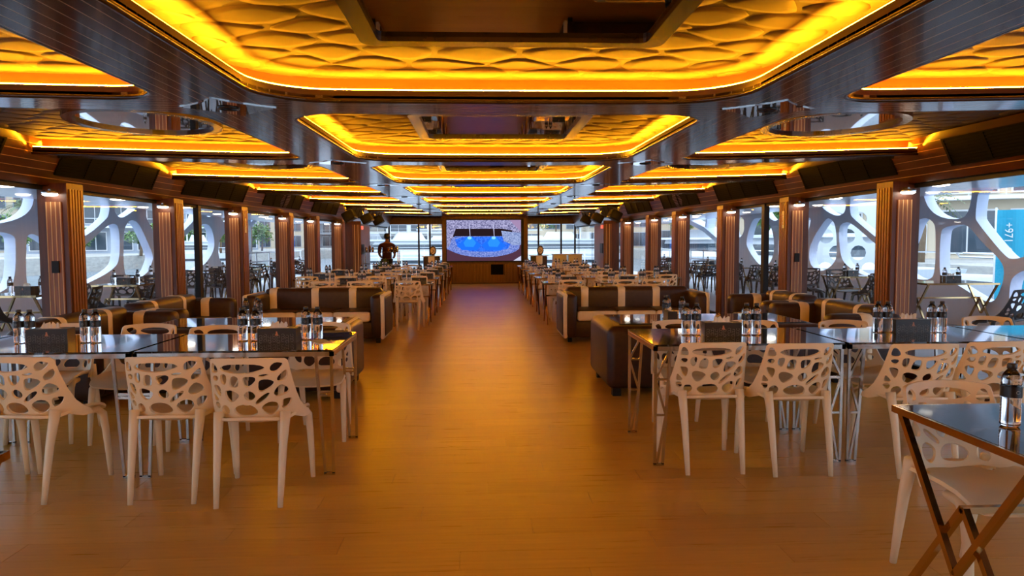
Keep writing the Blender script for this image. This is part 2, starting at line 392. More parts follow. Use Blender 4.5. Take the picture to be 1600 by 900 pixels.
for k in range(-2, 8):
    ya, yb = beam(k-1), beam(k); a, b = ya+.155, yb-.155; xa, xb = xw(ya)-.27, xw(yb)-.27
    xma, xmb = xw(a)-.27, xw(b)-.27
    # soffit: the beams of this bay as one plate with the coffers cut out
    r = .30; n = 6
    def corner(cx, c2, a0, a1): return [(cx+r*math.cos(math.radians(a0+(a1-a0)*i/n)), c2+r*math.sin(math.radians(a0+(a1-a0)*i/n))) for i in range(n+1)]
    sideL = [(-xma, a)]+corner(XLO-r, a+r, -90, 0)+corner(XLO-r, b-r, 0, 90)+[(-xmb, b)]
    sideR = [(xmb, b)]+corner(XRO+r, b-r, 90, 180)+corner(XRO+r, a+r, 180, 270)+[(xma, a)]
    outl = dens([(-xa, ya), (xa, ya)]+sideR[::-1]+[(xb, yb), (-xb, yb)]+sideL[::-1], .4)
    cen = dens(rrect(XLI, XRI, a, b, .36), .4)
    me = panel(outl, [cen], lambda u, v: (u, v, cz(u, v)+.02), .04, (.45, .45), 'soffit_panel', (0, 0, 1))
    link('soffit_panel', me, 'soffit', ceil_root)
    for nm, P, closed in (('center', cen, True), ('left', dens(sideL, .4, False), False), ('right', dens(sideR, .4, False), False)):
        cof = sweep(P, [(.008, .045), (.15, .045), (.15, UP+.01)], closed).build('cove', 'cove', ceil_root, math.radians(40))
        sweep(P, [(0, 0), (0, .07), (.008, .07), (.008, .045)], closed).build('cove_lip', 'lip', cof, math.radians(40))
        L = sweep(P, [(.026, .0615), (.0095, .0770)], closed).build('led_strip', 'led', cof)
        bn = offset(P, -.004, closed)
        MB().tube([(x, y, cz(x, y)+.012) for x, y in bn], .014, 6, closed=closed).build('edge_trim', 'bullnose', cof, True)
        Q = offset(P, .15, closed)
        xs = [p[0] for p in Q]; yq = [p[1] for p in Q]
        if nm == 'center': lim = (XLI-.13, XRI+.13, a-.13, b+.13); poly = Q
        elif nm == 'left': lim = (-min(xma, xmb), XLO+.13, a-.13, b+.13); poly = Q
        else: lim = (XRO-.13, min(xma, xmb), a-.13, b+.13); poly = Q
        me = panel(dens([(lim[0]-.03, lim[2]-.03), (lim[1]+.03, lim[2]-.03), (lim[1]+.03, lim[3]+.03), (lim[0]-.03, lim[3]+.03)], .4) if nm == 'center' else
                   dens([(lim[0]-(.3 if nm == 'left' else .03), lim[2]-.03), (lim[1]+(.3 if nm == 'right' else .03), lim[2]-.03), (lim[1]+(.3 if nm == 'right' else .03), lim[3]+.03), (lim[0]-(.3 if nm == 'left' else .03), lim[3]+.03)], .4),
                   [], lambda u, v: (u, v, cz(u, v)+UP+.01+dome(u, v, lim)), .02, (.15, .15), 'relief_panel', (0, 0, 1))
        rp = link('relief_panel', me, 'plaster', ceil_root)
        cells = hexcells(lim[0], lim[1], lim[2], lim[3], 10*k+len(nm), lambda x, y: lim[0]-.02 < x < lim[1]+.02 and lim[2]-.02 < y < lim[3]+.02)
        joined = MB()
        for P6 in cells:
            vis = P6[0][1] > 2.05 and k <= 1
            mb = cell_mesh(P6, UP, lim)
            if mb is None: continue
            if vis: mb.build('relief_cell', 'plaster', rp, True)
            else:
                n0 = len(joined.v); joined.v += mb.v; joined.f += [tuple(i+n0 for i in f) for f in mb.f]
        if joined.v: joined.build('relief_cells', 'plaster', rp, True)['kind'] = 'stuff'
    # mirror stars where the beams cross
    for xc in ((XLI+XLO)/2, (XRI+XRO)/2):
        st = []
        for q in range(4):
            t0 = q*PI/2
            for i in range(8):
                t = i/8*PI/2; rx, ry = -.0+.27*math.cos(t)**2.4, .27*math.sin(t)**2.4
                st.append((xc+rx*math.cos(t0)-ry*math.sin(t0), yb+rx*math.sin(t0)+ry*math.cos(t0)))
        if k < 7 and k > -1:
            ins = link('star_mirror', panel(st, [], lambda u, v: (u, v, cz(u, v)-.002), .006, None, 'star_mirror', (0, 0, 1)), 'clearmirror', ceil_root)
            MB().tube([(xc+.05*math.cos(t*PI/8), yb+.05*math.sin(t*PI/8), cz(xc, yb)-.006) for t in range(16)], .008, 6, closed=True).build('mirror_ring', 'bullnose', ins, True)
# last stretch of ceiling above the entrance glazing
me = panel(dens([(-3.5, beam(7)), (3.5, beam(7)), (3.4, Y1+.1), (-3.4, Y1+.1)], .5), [], lambda u, v: (u, v, cz(u, v)+.02), .04, (.5, .5), 'soffit_panel', (0, 0, 1))
link('soffit_panel', me, 'bullnose', ceil_root)
# roof deck closing the void above
MB().box(-5.2, 5.2, Y0-.2, Y1+.3, 2.78, 2.9).build('roof_deck', 'offwhite', ceil_root)
# hung mirrors
for k in range(0, 8):
    yc = (beam(k-1)+beam(k))/2
    zc = cz(.06, yc)+.135
    rt = empty('ceiling_mirror', (.08, yc, zc)); w, h = .635, .6
    tag(rt, f'square bronze mirror in dark frame above the aisle, {ORD[k]} from the camera', 'mirror', 'square mirrors along the aisle ceiling')
    link('frame', panel(rrect(-w, w, -h, h, .07, 4), [rrect(-w+.075, w-.075, -h+.075, h-.075, .03, 3)[::-1]], lambda u, v: (u, v, .0), .04, None, 'frame', (0, 0, 1)), 'bullnose', rt)
    MB().box(-w+.06, w-.06, -h+.06, h-.06, .0, .02).build('mirror_glass', 'mirror', rt)
    MB().box(-.4, .4, -.4, .4, .018, .17).build('mount', 'bullnose', rt)
    for sx, sn in ((-1, 'left'), (1, 'right')):
        xc = -2.54 if sx < 0 else 2.67
        if k > 3: continue
        zc2 = cz(xc, yc)+.135
        ro = empty('oval_ceiling_mirror', (xc, yc, zc2)); tag(ro, f'oval mirror in dark frame over the {sn} seating, {ORD[k]} from the camera', 'mirror', 'oval mirrors over the side seating')
        ell = [(.52*math.cos(t*PI/16), .60*math.sin(t*PI/16)) for t in range(32)]
        el2 = [(x*.88, y*.88) for x, y in ell]
        link('frame', panel(ell, [el2], lambda u, v: (u, v, 0), .04, None, 'frame', (0, 0, 1)), 'bullnose', ro)
        MB().prism([(x*.9, y*.9) for x, y in ell], .0, .015).build('mirror_glass', 'clearmirror', ro)
        MB().prism([(x*.5, y*.5) for x, y in ell], .015, .17).build('mount', 'bullnose', ro)
# ---------------------------------------------------------------- side walls: cornice, columns, glazing
COLY = [4.8, 7.28, 9.78, 12.03, 14.33, 16.2, 18.5]
win_n = 0
for s, sn in ((-1, 'left'), (1, 'right')):
    wr = empty(f'wall_{sn}'); tag(wr, f'{sn} window wall with sloping mahogany cornice', 'wall', kind='structure')
    ysb = [Y0]+[beam(k) for k in range(-2, 8)]+[Y1]
    nb = 6
    def cpt(y, f):   # f 0 bottom .. 1 top of cornice
        x = xw(y)-.08-.2*f; zt = cz(xw(y)-.28, y)+UP+.02; return (s*x, y, 2.02+(zt-2.02)*f)
    for ya, yb in zip(ysb, ysb[1:]):
        if yb-ya < .1: continue
        seg = [ya]+[y for y in (10, 12, 14.4, 16.5, 19, 23) if ya+.05 < y < yb-.05]+[yb]
        for q in range(nb):
            mb = MB(); f0, f1 = q/nb+.006, (q+1)/nb-.006
            for u, v in zip(seg, seg[1:]):
                A, B, C2, D = Vector(cpt(u, f0)), Vector(cpt(v, f0)), Vector(cpt(v, f1)), Vector(cpt(u, f1))
                o = Vector((s*.03, 0, 0)); n0 = len(mb.v)
                mb.v += [tuple(p) for p in (A, B, C2, D, A+o, B+o, C2+o, D+o)]
                mb.f += [tuple(n0+i for i in t) for t in ((0, 1, 2, 3), (7, 6, 5, 4), (0, 4, 5, 1), (2, 6, 7, 3), (0, 3, 7, 4), (1, 5, 6, 2))]
            bd = mb.build('cornice_board', 'cornice', wr)
        mb = MB()
        for q in range(1, nb):
            for u, v in zip(seg, seg[1:]):
                mb.quad(*(Vector(cpt(yy, q/nb+d))+Vector((s*.004, 0, 0)) for yy, d in ((u, -.007), (v, -.007), (v, .007), (u, .007))))
        mb.build('inlay_line', 'inlay', wr)
    mb = MB()
    for u, v in zip([Y0, 10, 12, 14.4, 16.5, 19, 23], [10, 12, 14.4, 16.5, 19, 23, Y1]):
        pu, pv = cpt(u, 0), cpt(v, 0)
        mb.quad((pu[0], u, 2.02), (pv[0], v, 2.02), (s*(xw(v)+.12), v, 2.02), (s*(xw(u)+.12), u, 2.02))
        mb.quad((s*(xw(u)+.12), u, 2.02), (s*(xw(v)+.12), v, 2.02), (s*(xw(v)+.12), v, 2.8), (s*(xw(u)+.12), u, 2.8))
    mb.build('cornice_underside', 'bullnose', wr)
    # sill kerb at the floor
    mb = MB()
    for u, v in zip([Y0, 10, 12, 14.4, 16.5, 19, 23], [10, 12, 14.4, 16.5, 19, 23, Y1]):
        mb.prism([(s*(xw(u)-.05), u), (s*(xw(u)+.06), u), (s*(xw(v)+.06), v), (s*(xw(v)-.05), v)][::s], 0, .1)
    mb.build('sill', 'column', wr)
    # columns
    for ci, y in enumerate(COLY):
        yn = y+(.06 if s < 0 else -.06); xo = xw(yn); xi = xo-.25
        rt = empty('wall_column', (s*xo, yn, 0)); rt['kind'] = 'structure'
        tag(rt, f'mahogany column with pale inlay lines, {ORD[ci]} along the {sn} windows', 'column', f'mahogany columns of the {sn} window wall')
        X = lambda a: -s*a      # a: distance inwards from the glass line
        def bx(a0, a1, y0, y1, z0, z1): x0, x1 = sorted((X(a0), X(a1))); return MB().box(x0, x1, y0, y1, z0, z1)
        bx(-.04, .25, 0, .30, 0, 2.05).build('body', 'column', rt)
        bx(.045, .20, -.012, 0, .12, 1.86).build('panel', 'slat', rt)
        for a in (.05, .095, .14, .185): bx(a, a+.008, -.016, -.0115, .12, 1.86).build('inlay_strip', 'inlay', rt)
        for q in range(5): bx(.25, .262, .035+q*.05, .065+q*.05, .12, 1.99).build('slat', 'slat', rt)
        if (s < 0 and ci == 1) or (s > 0 and ci == 2):
            bx(.09, .16, -.03, -.012, 1.15, 1.27).build('switch_plate', 'blackmetal', rt)
        if ci == (3 if s < 0 else 2):
            sg = bx(.25, .268, .10, .16, 1.62, 1.86).build('exit_sign', 'offwhite', rt)
            to = text('sign_text', 'EXIT', .075, 'copper', sg, 'CENTER'); to.location = (X(.27), .13, 1.74)
            to.rotation_euler = Matrix((Vector((0, 0, s)), Vector((0, 1, 0)), Vector((-s, 0, 0)))).transposed().to_euler()
        # lamp on top of the column
        lp = empty('column_lamp', (s*(xo-.13), yn-.07, 1.925)); tag(lp, f'small round white lamp above the {ORD[ci]} {sn} column', 'lamp', 'small lamps over the columns')
        MB().lathe([(.075, .012), (.075, .03), (.06, .04)], 16).build('housing', 'steel', lp, True)
        MB().lathe([(.0, -.012), (.045, -.010), (.068, 0), (.068, .013)], 16).build('diffuser', 'lamp', lp, True)
        MB().box(-.012, .012, -.012, .075, .03, .06).build('bracket', 'steel', lp)
    # wide slatted panel near the end
    ya, yb = 20.1, 23.2; xm = s*(xw(21.6)-.08)
    rt = empty('slat_wall', (xm, ya, 0)); rt['kind'] = 'structure'; tag(rt, f'wide wall panel of upright teak slats at the far {sn} side', 'wall panel')
    x0, x1 = sorted((0, s*.2)); MB().box(x0, x1, 0, yb-ya, 0, 2.05).build('backing', 'column', rt)
    x0, x1 = sorted((-s*.25, s*.2)); MB().box(x0, x1, -.05, .0, 0, 2.05).build('end_board', 'column', rt)
    for q in range(5): 
        x0, x1 = sorted((-s*(.02+q*.047), -s*(.045+q*.047))); MB().box(x0, x1, -.06, -.05, .1, 1.95).build('slat', 'inlay' if q % 2 else 'slat', rt)
    for q in range(26):
        x0, x1 = sorted((-s*.02, 0)); MB().box(x0, x1, .03+q*.118, .095+q*.118, .1, 1.95).build('slat', 'slat', rt)
    x0, x1 = sorted((-s*.05, -s*.02)); MB().box(x0, x1, 1.3, 1.75, 1.1, 1.4).build('switch_panel', 'blackmetal', rt)
    x0, x1 = sorted((-s*.05, -s*.02)); MB().box(x0, x1, 1.35, 1.6, 1.85, 1.95).build('exit_lamp', mat('red_sign', (.5, .05, .03), .4, emis=(1, .12, .06), estr=.8), rt)
    # panes and mullions
    edges = [Y0]+sum([[y+(.06 if s < 0 else -.06), y+.3+(.06 if s < 0 else -.06)] for y in COLY], [])+[20.05, 23.2, Y1]
    for a, b in zip(edges[0::2], edges[1::2]):
        win_n += 1
        wd = empty(f'window_{win_n}'); tag(wd, f'tall clear pane, {ORD[(win_n-1) % 9]} of the {sn} window row', 'window', kind='structure')
        MB().quad((s*xw(a), a, .1), (s*xw(b), b, .1), (s*xw(b), b, 2.02), (s*xw(a), a, 2.02)).build('pane', 'glass', wd)
        fr = MB()
        fr.bar((s*xw(a), a, .12), (s*xw(b), b, .12), .05); fr.bar((s*xw(a), a, 2.0), (s*xw(b), b, 2.0), .04); fr.build('frame', 'blackmetal', wd)
        if 9.5 < a < 10.5:
            ym = 11.05 if s < 0 else 10.95
            MB().box(s*xw(ym)-.04, s*xw(ym)+.04, ym-.05, ym+.06, 0.1, 2.02).build('mullion', 'blackmetal', wd)
    # air grilles in the cornice
    for gi, k in enumerate(range(-1, 7)):
        yc = (beam(k)+beam(k+1))/2-.05; ln = 1.05
        rt = empty('air_grille'); tag(rt, f'black slatted air grille in the {sn} cornice, {ORD[gi]} from the camera', 'grille', 'air grilles of the cornices')
        def g(y, f, d=0): p = cpt(y, f); return Vector((p[0]-s*d, p[1], p[2]))
        def plate(mb, u, v, f0, f1, d0, d1):
            A = [g(u, f0, d0), g(v, f0, d0), g(v, f1, d0), g(u, f1, d0)]; B = [g(u, f0, d1), g(v, f0, d1), g(v, f1, d1), g(u, f1, d1)]; n0 = len(mb.v)
            mb.v += [tuple(p) for p in A+B]; mb.f += [tuple(n0+i for i in t) for t in ((3, 2, 1, 0), (4, 5, 6, 7), (0, 1, 5, 4), (2, 3, 7, 6), (0, 4, 7, 3), (1, 2, 6, 5))]
        mb = MB(); plate(mb, yc-ln, yc+ln, .26, .82, .0, .008); mb.build('backing', 'grille', rt)
        mb = MB()
        for f0, f1 in ((.25, .28), (.80, .83)): plate(mb, yc-ln, yc+ln, f0, f1, .008, .02)
        for q in range(5): plate(mb, yc-ln+q*(2*ln-.03)/4, yc-ln+q*(2*ln-.03)/4+.03, .28, .80, .008, .02)
        mb.build('frame', 'grille', rt)
        for q in range(8):
            mb = MB(); plate(mb, yc-ln+.03, yc+ln-.03, .30+q*.0625, .325+q*.0625, .008, .016); mb.build('slat', 'grille', rt)
# end wall behind the camera
tag(MB().box(-4.6, 4.6, Y0-.15, Y0, 0, 2.8).build('wall_back', 'column'), 'plain mahogany end wall behind the camera', 'wall', kind='structure')
# ---------------------------------------------------------------- perforated chair
HP = [
[(50,125),(85,118),(125,150),(150,190),(145,215),(90,218),(48,205)],
[(188,170),(240,140),(390,133),(540,140),(598,170),(560,195),(470,222),(370,228),(270,212),(215,195)],
[(655,150),(700,115),(770,125),(780,140),(740,185),(700,210),(660,210),(650,185)],
[(70,270),(100,250),(150,255),(158,285),(140,308),(100,300)],
[(190,250),(215,235),(250,240),(258,290),(250,335),(225,340),(195,310)],
[(300,265),(340,252),(372,275),(375,350),(360,372),(310,370),(292,345)],
[(410,275),(450,258),(515,265),(520,300),(490,345),(455,368),(430,350)],
[(540,245),(600,235),(640,238),(600,262),(560,264)],
[(715,270),(760,225),(805,195),(820,215),(815,265),(780,300),(730,318),(712,305)],
[(88,355),(150,352),(190,375),(198,460),(180,472),(130,425)],
[(245,420),(275,400),(340,415),(380,445),(375,480),(325,530),(290,520),(255,475)],
[(425,455),(440,425),(470,408),(505,430),(520,470),(500,500),(470,512),(440,490)],
[(550,310),(580,292),(640,295),(680,320),(670,355),(610,400),(570,418),(545,400)],
[(520,540),(540,500),(590,450),(625,432),(640,445),(610,490),(570,530),(535,555)],
[(675,450),(690,400),(740,348),(790,370),(818,410),(810,440),(760,465),(700,478)],
[(88,445),(120,465),(165,505),(160,525),(110,528),(95,500)],
[(105,560),(140,540),(175,560),(182,600),(160,618),(120,590)],
[(205,590),(250,565),(290,605),(292,655),(250,678),(212,650)],
[(335,620),(365,575),(430,553),(500,570),(538,630),(520,672),(430,683),(370,668)],
[(568,600),(590,560),(640,530),(695,545),(710,600),(690,645),(645,680),(600,655)],
[(735,540),(760,512),(830,508),(838,530),(800,590),(750,620),(735,600)]]
def to_uv(x, y):
    v = 1-(y-75)/625; xl = 5+(y-75)*.14; xr = 838+(y-75)*.07
    return (2*(x-xl)/(xr-xl)-1, v)
def back_map(u, v):
    w = .205+.018*(1-v)
    x = w*math.sin(1.0*u)/math.sin(1.0); dy = .075*(1-math.cos(1.05*u))/(1-math.cos(1.05))
    y = -.255+.10*max(0, 1-v)**1.4+dy*(1+.35*(1-v)); z = .475+.345*v-.012*u*u*v
    return (x, y, z)
def chair_meshes():
    holes = []
    for h in HP:
        q = chaikin([to_uv(*p) for p in h], 1)
        cx = sum(p[0] for p in q)/len(q); c2 = sum(p[1] for p in q)/len(q)
        holes.append([(cx+(x-cx)*1.06, c2+(y-c2)*1.06) for x, y in q])
    out = [(-1.0, .97), (-.93, 1.0), (-.5, 1.0), (0, 1.0), (.5, 1.0), (.93, 1.0), (1.0, .97), (1.03, .8), (1.06, .6), (1.10, .4), (1.16, .22), (1.28, .08), (1.42, .0), (1.42, -.09), (1.15, -.10), (.85, -.02), (.5, -.01), (0, -.045), (-.5, -.01), (-.85, -.02), (-1.15, -.10), (-1.42, -.09), (-1.42, .0), (-1.28, .08), (-1.16, .22), (-1.10, .4), (-1.06, .6), (-1.03, .8)][::-1]
    out = dens(out, .12)
    back = panel(out, holes, back_map, .014, (.12, .07), 'backrest')
    def seat_map(x, y):
        z = .462-.022*math.exp(-((x/.16)**2+((y+.02)/.18)**2))
        z += .035*max(0, (abs(x)-.15)/.09)**2*(1 if y < .05 else max(0, 1-(y-.05)/.2))
        if y > .17: z -= .9*(y-.17)**1.6*2.2
        if y < -.12: z += .03*((-.12-y)/.1)**2
        return (x, y, z)
    so = [(-.19, -.16), (-.12, -.195), (0, -.21), (.12, -.195), (.19, -.16), (.222, -.08), (.23, .05), (.232, .2), (.215, .255), (.1, .268), (0, .27), (-.1, .268), (-.215, .255), (-.232, .2), (-.23, .05), (-.222, -.08)]
    hl = [[(sx*.155+.035*math.cos(t*PI/5)*.8, -.115+.028*math.sin(t*PI/5)) for t in range(10)] for sx in (-1, 1)]
    seat = panel(dens(chaikin(so, 1), .06), hl, seat_map, .016, (.05, .05), 'seat')
    legs = []
    for sx in (-1, 1):
        P = [(sx*.182, -.150, .505), (sx*.181, -.168, .44), (sx*.178, -.198, .33), (sx*.175, -.232, .16), (sx*.172, -.262, 0)]
        legs.append(MB().tube(P, [.030, .027, .023, .019, .0145], 8).mesh('leg'))
        P = [(sx*.205, .08, .438), (sx*.214, .165, .436), (sx*.221, .205, .40), (sx*.225, .222, .30), (sx*.228, .238, .15), (sx*.230, .25, 0)]
        legs.append(MB().tube(P, [.016, .022, .024, .021, .018, .0145], 8).mesh('leg'))
    return back, seat, legs
CM = chair_meshes()
def make_chair(m, name='cutout_chair'):
    r = empty(name)
    cp = (lambda me: me) if m == 'chair' else (lambda me: me.copy())
    link('backrest', cp(CM[0]), m, r, math.radians(45)); link('seat', cp(CM[1]), m, r, math.radians(45))
    for l in CM[2]: link('leg', cp(l), m, r, True)
    reg(r); return r
PROTO = {}
def chair(kind, x, y, rz, label, group, z=0):
    if kind not in PROTO: r = PROTO[kind] = make_chair(kind)
    else: r = copy_tree(PROTO[kind])
    r.location = (x, y, z); r.rotation_euler = (0, 0, rz); tag(r, label, 'chair', group); return r
# ---------------------------------------------------------------- bottles and tissue boxes
def bottle_profile():
    P = [(.0, .002), (.024, 0), (.030, .006)]
    z = .012
    while z < .115: P += [(.0325, z), (.0305, z+.006)]; z += .012
    P += [(.0325, .120), (.0325, .165), (.031, .168), (.0325, .174), (.031, .180), (.032, .186), (.030, .200), (.024, .216), (.016, .228), (.013, .232), (.013, .240)]
    return P
def make_bottle():
    r = empty('water_bottle')
    MB().lathe(bottle_profile(), 20).build('body', 'water', r, True)
    MB().lathe([(.0152, .234), (.0160, .236), (.0160, .252), (.0145, .255)], 14).build('cap', 'cap', r, math.radians(40))
    lb = MB(); n = 20
    for z in (.121, .164):
        lb.v += [(.0334*math.cos(2*PI*j/n), .0334*math.sin(2*PI*j/n), z) for j in range(n)]
    lb.f = [(j, (j+1) % n, n+(j+1) % n, n+j) for j in range(n)]
    l = lb.build('label', 'label', r, True)
    mk = MB()      # small pale round emblem on the label
    for q in range(10):
        t0, t1 = 2*PI*q/10, 2*PI*(q+1)/10
        def e(rad, t): a = -PI/2+rad*math.cos(t)/.0337; return (.0337*math.cos(a), .0337*math.sin(a), .143+rad*math.sin(t))
        mk.quad(e(.0075, t0), e(.0075, t1), e(.0055, t1), e(.0055, t0))
    mk.build('emblem', 'print', l)
    reg(r); return r
def bottle(x, y, z, label, group, rz=0):
    if 'bottle' not in PROTO: r = PROTO['bottle'] = make_bottle()
    else: r = copy_tree(PROTO['bottle'])
    r.location = (x, y, z); r.rotation_euler = (0, 0, rz); r.scale = (1, 1, .87); tag(r, label, 'bottle', group); return r
def make_box():
    r = empty('tissue_box'); w, d, h = .125, .06, .095
    MB().box(-w, w, -d, d, 0, h).build('carton', 'boxb', r)
    mb = MB(); rr = random.Random(3); s = .019
    for j in range(3):
        for i in range(9):
            cx = -w+.022+i*s*1.5; c2 = .010+j*s*.87*1.0+(s*.43 if i % 2 else 0)
            if cx > w-.02: continue
            P = [(cx+s*.62*math.cos(t*PI/3)*(.9+.15*math.sin(i*3+t)), -d-.0008, c2+s*.5*math.sin(t*PI/3)) for t in range(6)]
            for a in range(6):
                if (a+i+j) % 5 == 0: continue
                mb.bar(P[a], P[(a+1) % 6], .0008, .0012, (0, 1, 0))
    mb.build('hexagon_print', 'print', r)
    em = MB()
    for cx, c2, rad in ((0, .072, .0055), (.001, .062, .007), (-.004, .055, .006), (.006, .0535, .005)):
        em.poly([(cx+rad*math.cos(t*PI/4), -d-.0009, c2+rad*math.sin(t*PI/4)) for t in range(8)])
    em.bar((-.02, -d-.0008, .047), (.02, -d-.0008, .047), .0008, .002, (0, 1, 0))
    em.build('emblem', 'copper', r)
    MB().box(-.065, .065, -.02, .02, h, h+.0008).build('opening', 'offwhite', r)
    ts = MB(); R = random.Random(5)
    for q in range(9):
        t0, t1 = -.055+q*.0122, -.055+(q+1)*.0122
        z0, z1 = .015+.03*abs(math.sin(q*1.3)), .015+.03*abs(math.sin((q+1)*1.3)); y0, y1 = .012*math.sin(q*2), .012*math.sin(q*2+2)
        ts.quad((t0, 0, h), (t1, 0, h), (t1, y1, h+z1), (t0, y0, h+z0)); ts.quad((t0, y0, h+z0), (t1, y1, h+z1), (t1, y1+.025, h+.01), (t0, y0+.025, h+.01))
    ts.build('tissue', 'tissue', r, True)
    reg(r); return r
def box(x, y, z, label, group, rz=0):
    if 'box' not in PROTO: r = PROTO['box'] = make_box()
    else: r = copy_tree(PROTO['box'])
    r.location = (x, y, z); r.rotation_euler = (0, 0, rz); tag(r, label, 'tissue box', group); return r
# ---------------------------------------------------------------- tables
TH = .785; TB = .735
def truss_table(x0, x1, y0, y1, zig, label):
    r = empty('banquet_table', ((x0+x1)/2, (y0+y1)/2, 0)); w, d = (x1-x0)/2, (y1-y0)/2
    MB().box(-w+.004, w-.004, -d+.004, d-.004, TH-.012, TH).build('glass_top', 'marble', r)
    fr = MB()
    for y in (-d+.012, d-.012): fr.bar((-w, y, TH-.026), (w, y, TH-.026), .024, .028)
    for x in (-w+.012, w-.012): fr.bar((x, -d, TH-.026), (x, d, TH-.026), .024, .028)
    fr.build('top_frame', 'chrome', r)
    for sx in (-1, 1):
        for sy in (-1, 1):
            y = sy*(d-.02); xo = sx*(w-.015); xi0, xi1 = sx*(w-.11), sx*(w-.065); m = MB(); t = .017
            m.bar((xo, y, TH-.03), (xo, y, .01), t); m.bar((xi0, y, TH-.03), (xi1, y, .01), t); m.bar((xo+sx*t/2, y, .009), (xi1-sx*t/2, y, .009), t)
            xi = lambda z: xi0+(xi1-xi0)*(1-z/TH)
            if zig:
                for z in (.56, .33): m.bar((xo, y, z), (xi(z), y, z), t*.8)
                m.bar((xo, y, .56), (xi(.75), y, .75), t*.8); m.bar((xo, y, .56), (xi(.33), y, .33), t*.8); m.bar((xo-sx*.015, y, .02), (xi(.33), y, .33), t*.8)
            else:
                for z in (.50, .52): m.bar((xo, y, z), (xi(z), y, z), t*.8)
            m.build('leg', 'chrome', r)
    tag(r, label, 'table', 'front banquet tables'); return r
def make_xtable(w, d, H=TH):
    r = empty('folding_table')
    MB().box(-w, w, -d, d, H-.016, H).build('top', 'marble', r)
    m = MB()
    for y in (-d-.004, d+.004): m.bar((-w-.012, y, H-.014), (w+.012, y, H-.014), .02, .026)
    for x in (-w-.004, w+.004): m.bar((x, -d, H-.014), (x, d, H-.014), .02, .026)
    m.build('top_frame', 'gold', r)
    for sx in (-1, 1):
        x = sx*(w-.02); m = MB(); t = .024
        m.bar((x, -d, H-.02), (x, 0, .26), t); m.bar((x, d, H-.02), (x, 0, .26), t)
        x2 = x-sx*.022
        m.bar((x2, -d, .012), (x2, 0, .50), t); m.bar((x2, d, .012), (x2, 0, .50), t)
        m.build('leg_frame', 'gold', r)
    MB().bar((-w+.03, 0, .495), (w-.03, 0, .495), .024).build('stretcher', 'gold', r)
    reg(r); return r
def xtable(key, w, d, x, y, label, group, z=0):
    if key not in PROTO: r = PROTO[key] = make_xtable(w, d, TH if key == 'xnear' else TB)
    else: r = copy_tree(PROTO[key])
    r.location = (x, y, z); tag(r, label, 'table', group); return r
G1 = 'front banquet tables'
truss_table(-2.17, -.97, 4.36, 5.22, 0, 'black glass table with chrome ladder legs, left of the aisle, under two bottle pairs')
truss_table(-3.40, -2.19, 4.36, 5.22, 0, 'black glass table with chrome legs, second from aisle on left, under the left box')
truss_table(-4.34, -3.42, 4.36, 5.22, 0, 'black glass table at left window, mostly beyond the picture edge')
truss_table(1.03, 2.27, 4.42, 5.25, 1, 'black glass table with zigzag chrome legs, right of the aisle')
truss_table(2.29, 3.50, 4.42, 5.25, 1, 'black glass table with zigzag chrome legs, second from aisle on right')
truss_table(3.52, 4.34, 4.42, 5.25, 1, 'black glass table at right window, beside the picture edge')
# front chairs
GC = 'white chairs at the front tables'
for x, y, rz, lb in (
    (-1.335, 4.10, 0, 'white cut-out chair nearest the aisle, left front table, back to camera'),
    (-1.83, 4.18, .0, 'white cut-out chair in the middle of left front table, back to camera'),
    (-2.63, 4.23, -.10, 'white cut-out chair left of the table leg pair, back to camera'),
    (-3.14, 4.25, 0, 'white cut-out chair cut by the left picture edge, back to camera'),
    (-1.29, 5.36, PI, 'white cut-out chair facing camera behind left table end, near the aisle'),
    (-2.02, 5.20, PI+.05, 'white cut-out chair facing camera behind left table, under the left bottle pair'),
    (-2.62, 5.36, PI-.06, 'white cut-out chair facing camera behind left tables, behind the leg pair'),
    (-3.25, 5.42, PI, 'white cut-out chair facing camera behind left tables, near the window'),
    (1.375, 4.505, 0, 'white cut-out chair nearest the aisle, right front table, back to camera'),
    (1.895, 4.435, 0, 'white cut-out chair left of right table leg pair, back to camera'),
    (2.64, 4.36, -.04, 'white cut-out chair right of right table leg pair, back to camera'),
    (3.13, 4.42, .06, 'white cut-out chair at the right picture edge, back to camera'),
    (1.48, 5.28, PI, 'white cut-out chair facing camera behind right table end, near the aisle'),
    (2.04, 5.24, PI, 'white cut-out chair facing camera behind right table, between the bottle pairs'),
    (2.76, 5.18, PI+.1, 'white cut-out chair facing camera behind second right table'),
    (4.02, 5.36, PI, 'white cut-out chair facing camera behind right tables, at the window'),
    (1.965, 2.77, PI+.09, 'large white cut-out chair facing camera behind the gold framed folding table'),
    (2.02, 1.52, -.25, 'white cut-out chair at bottom right corner, only a leg in view')):
    chair('chair', x, y, rz, lb, GC)
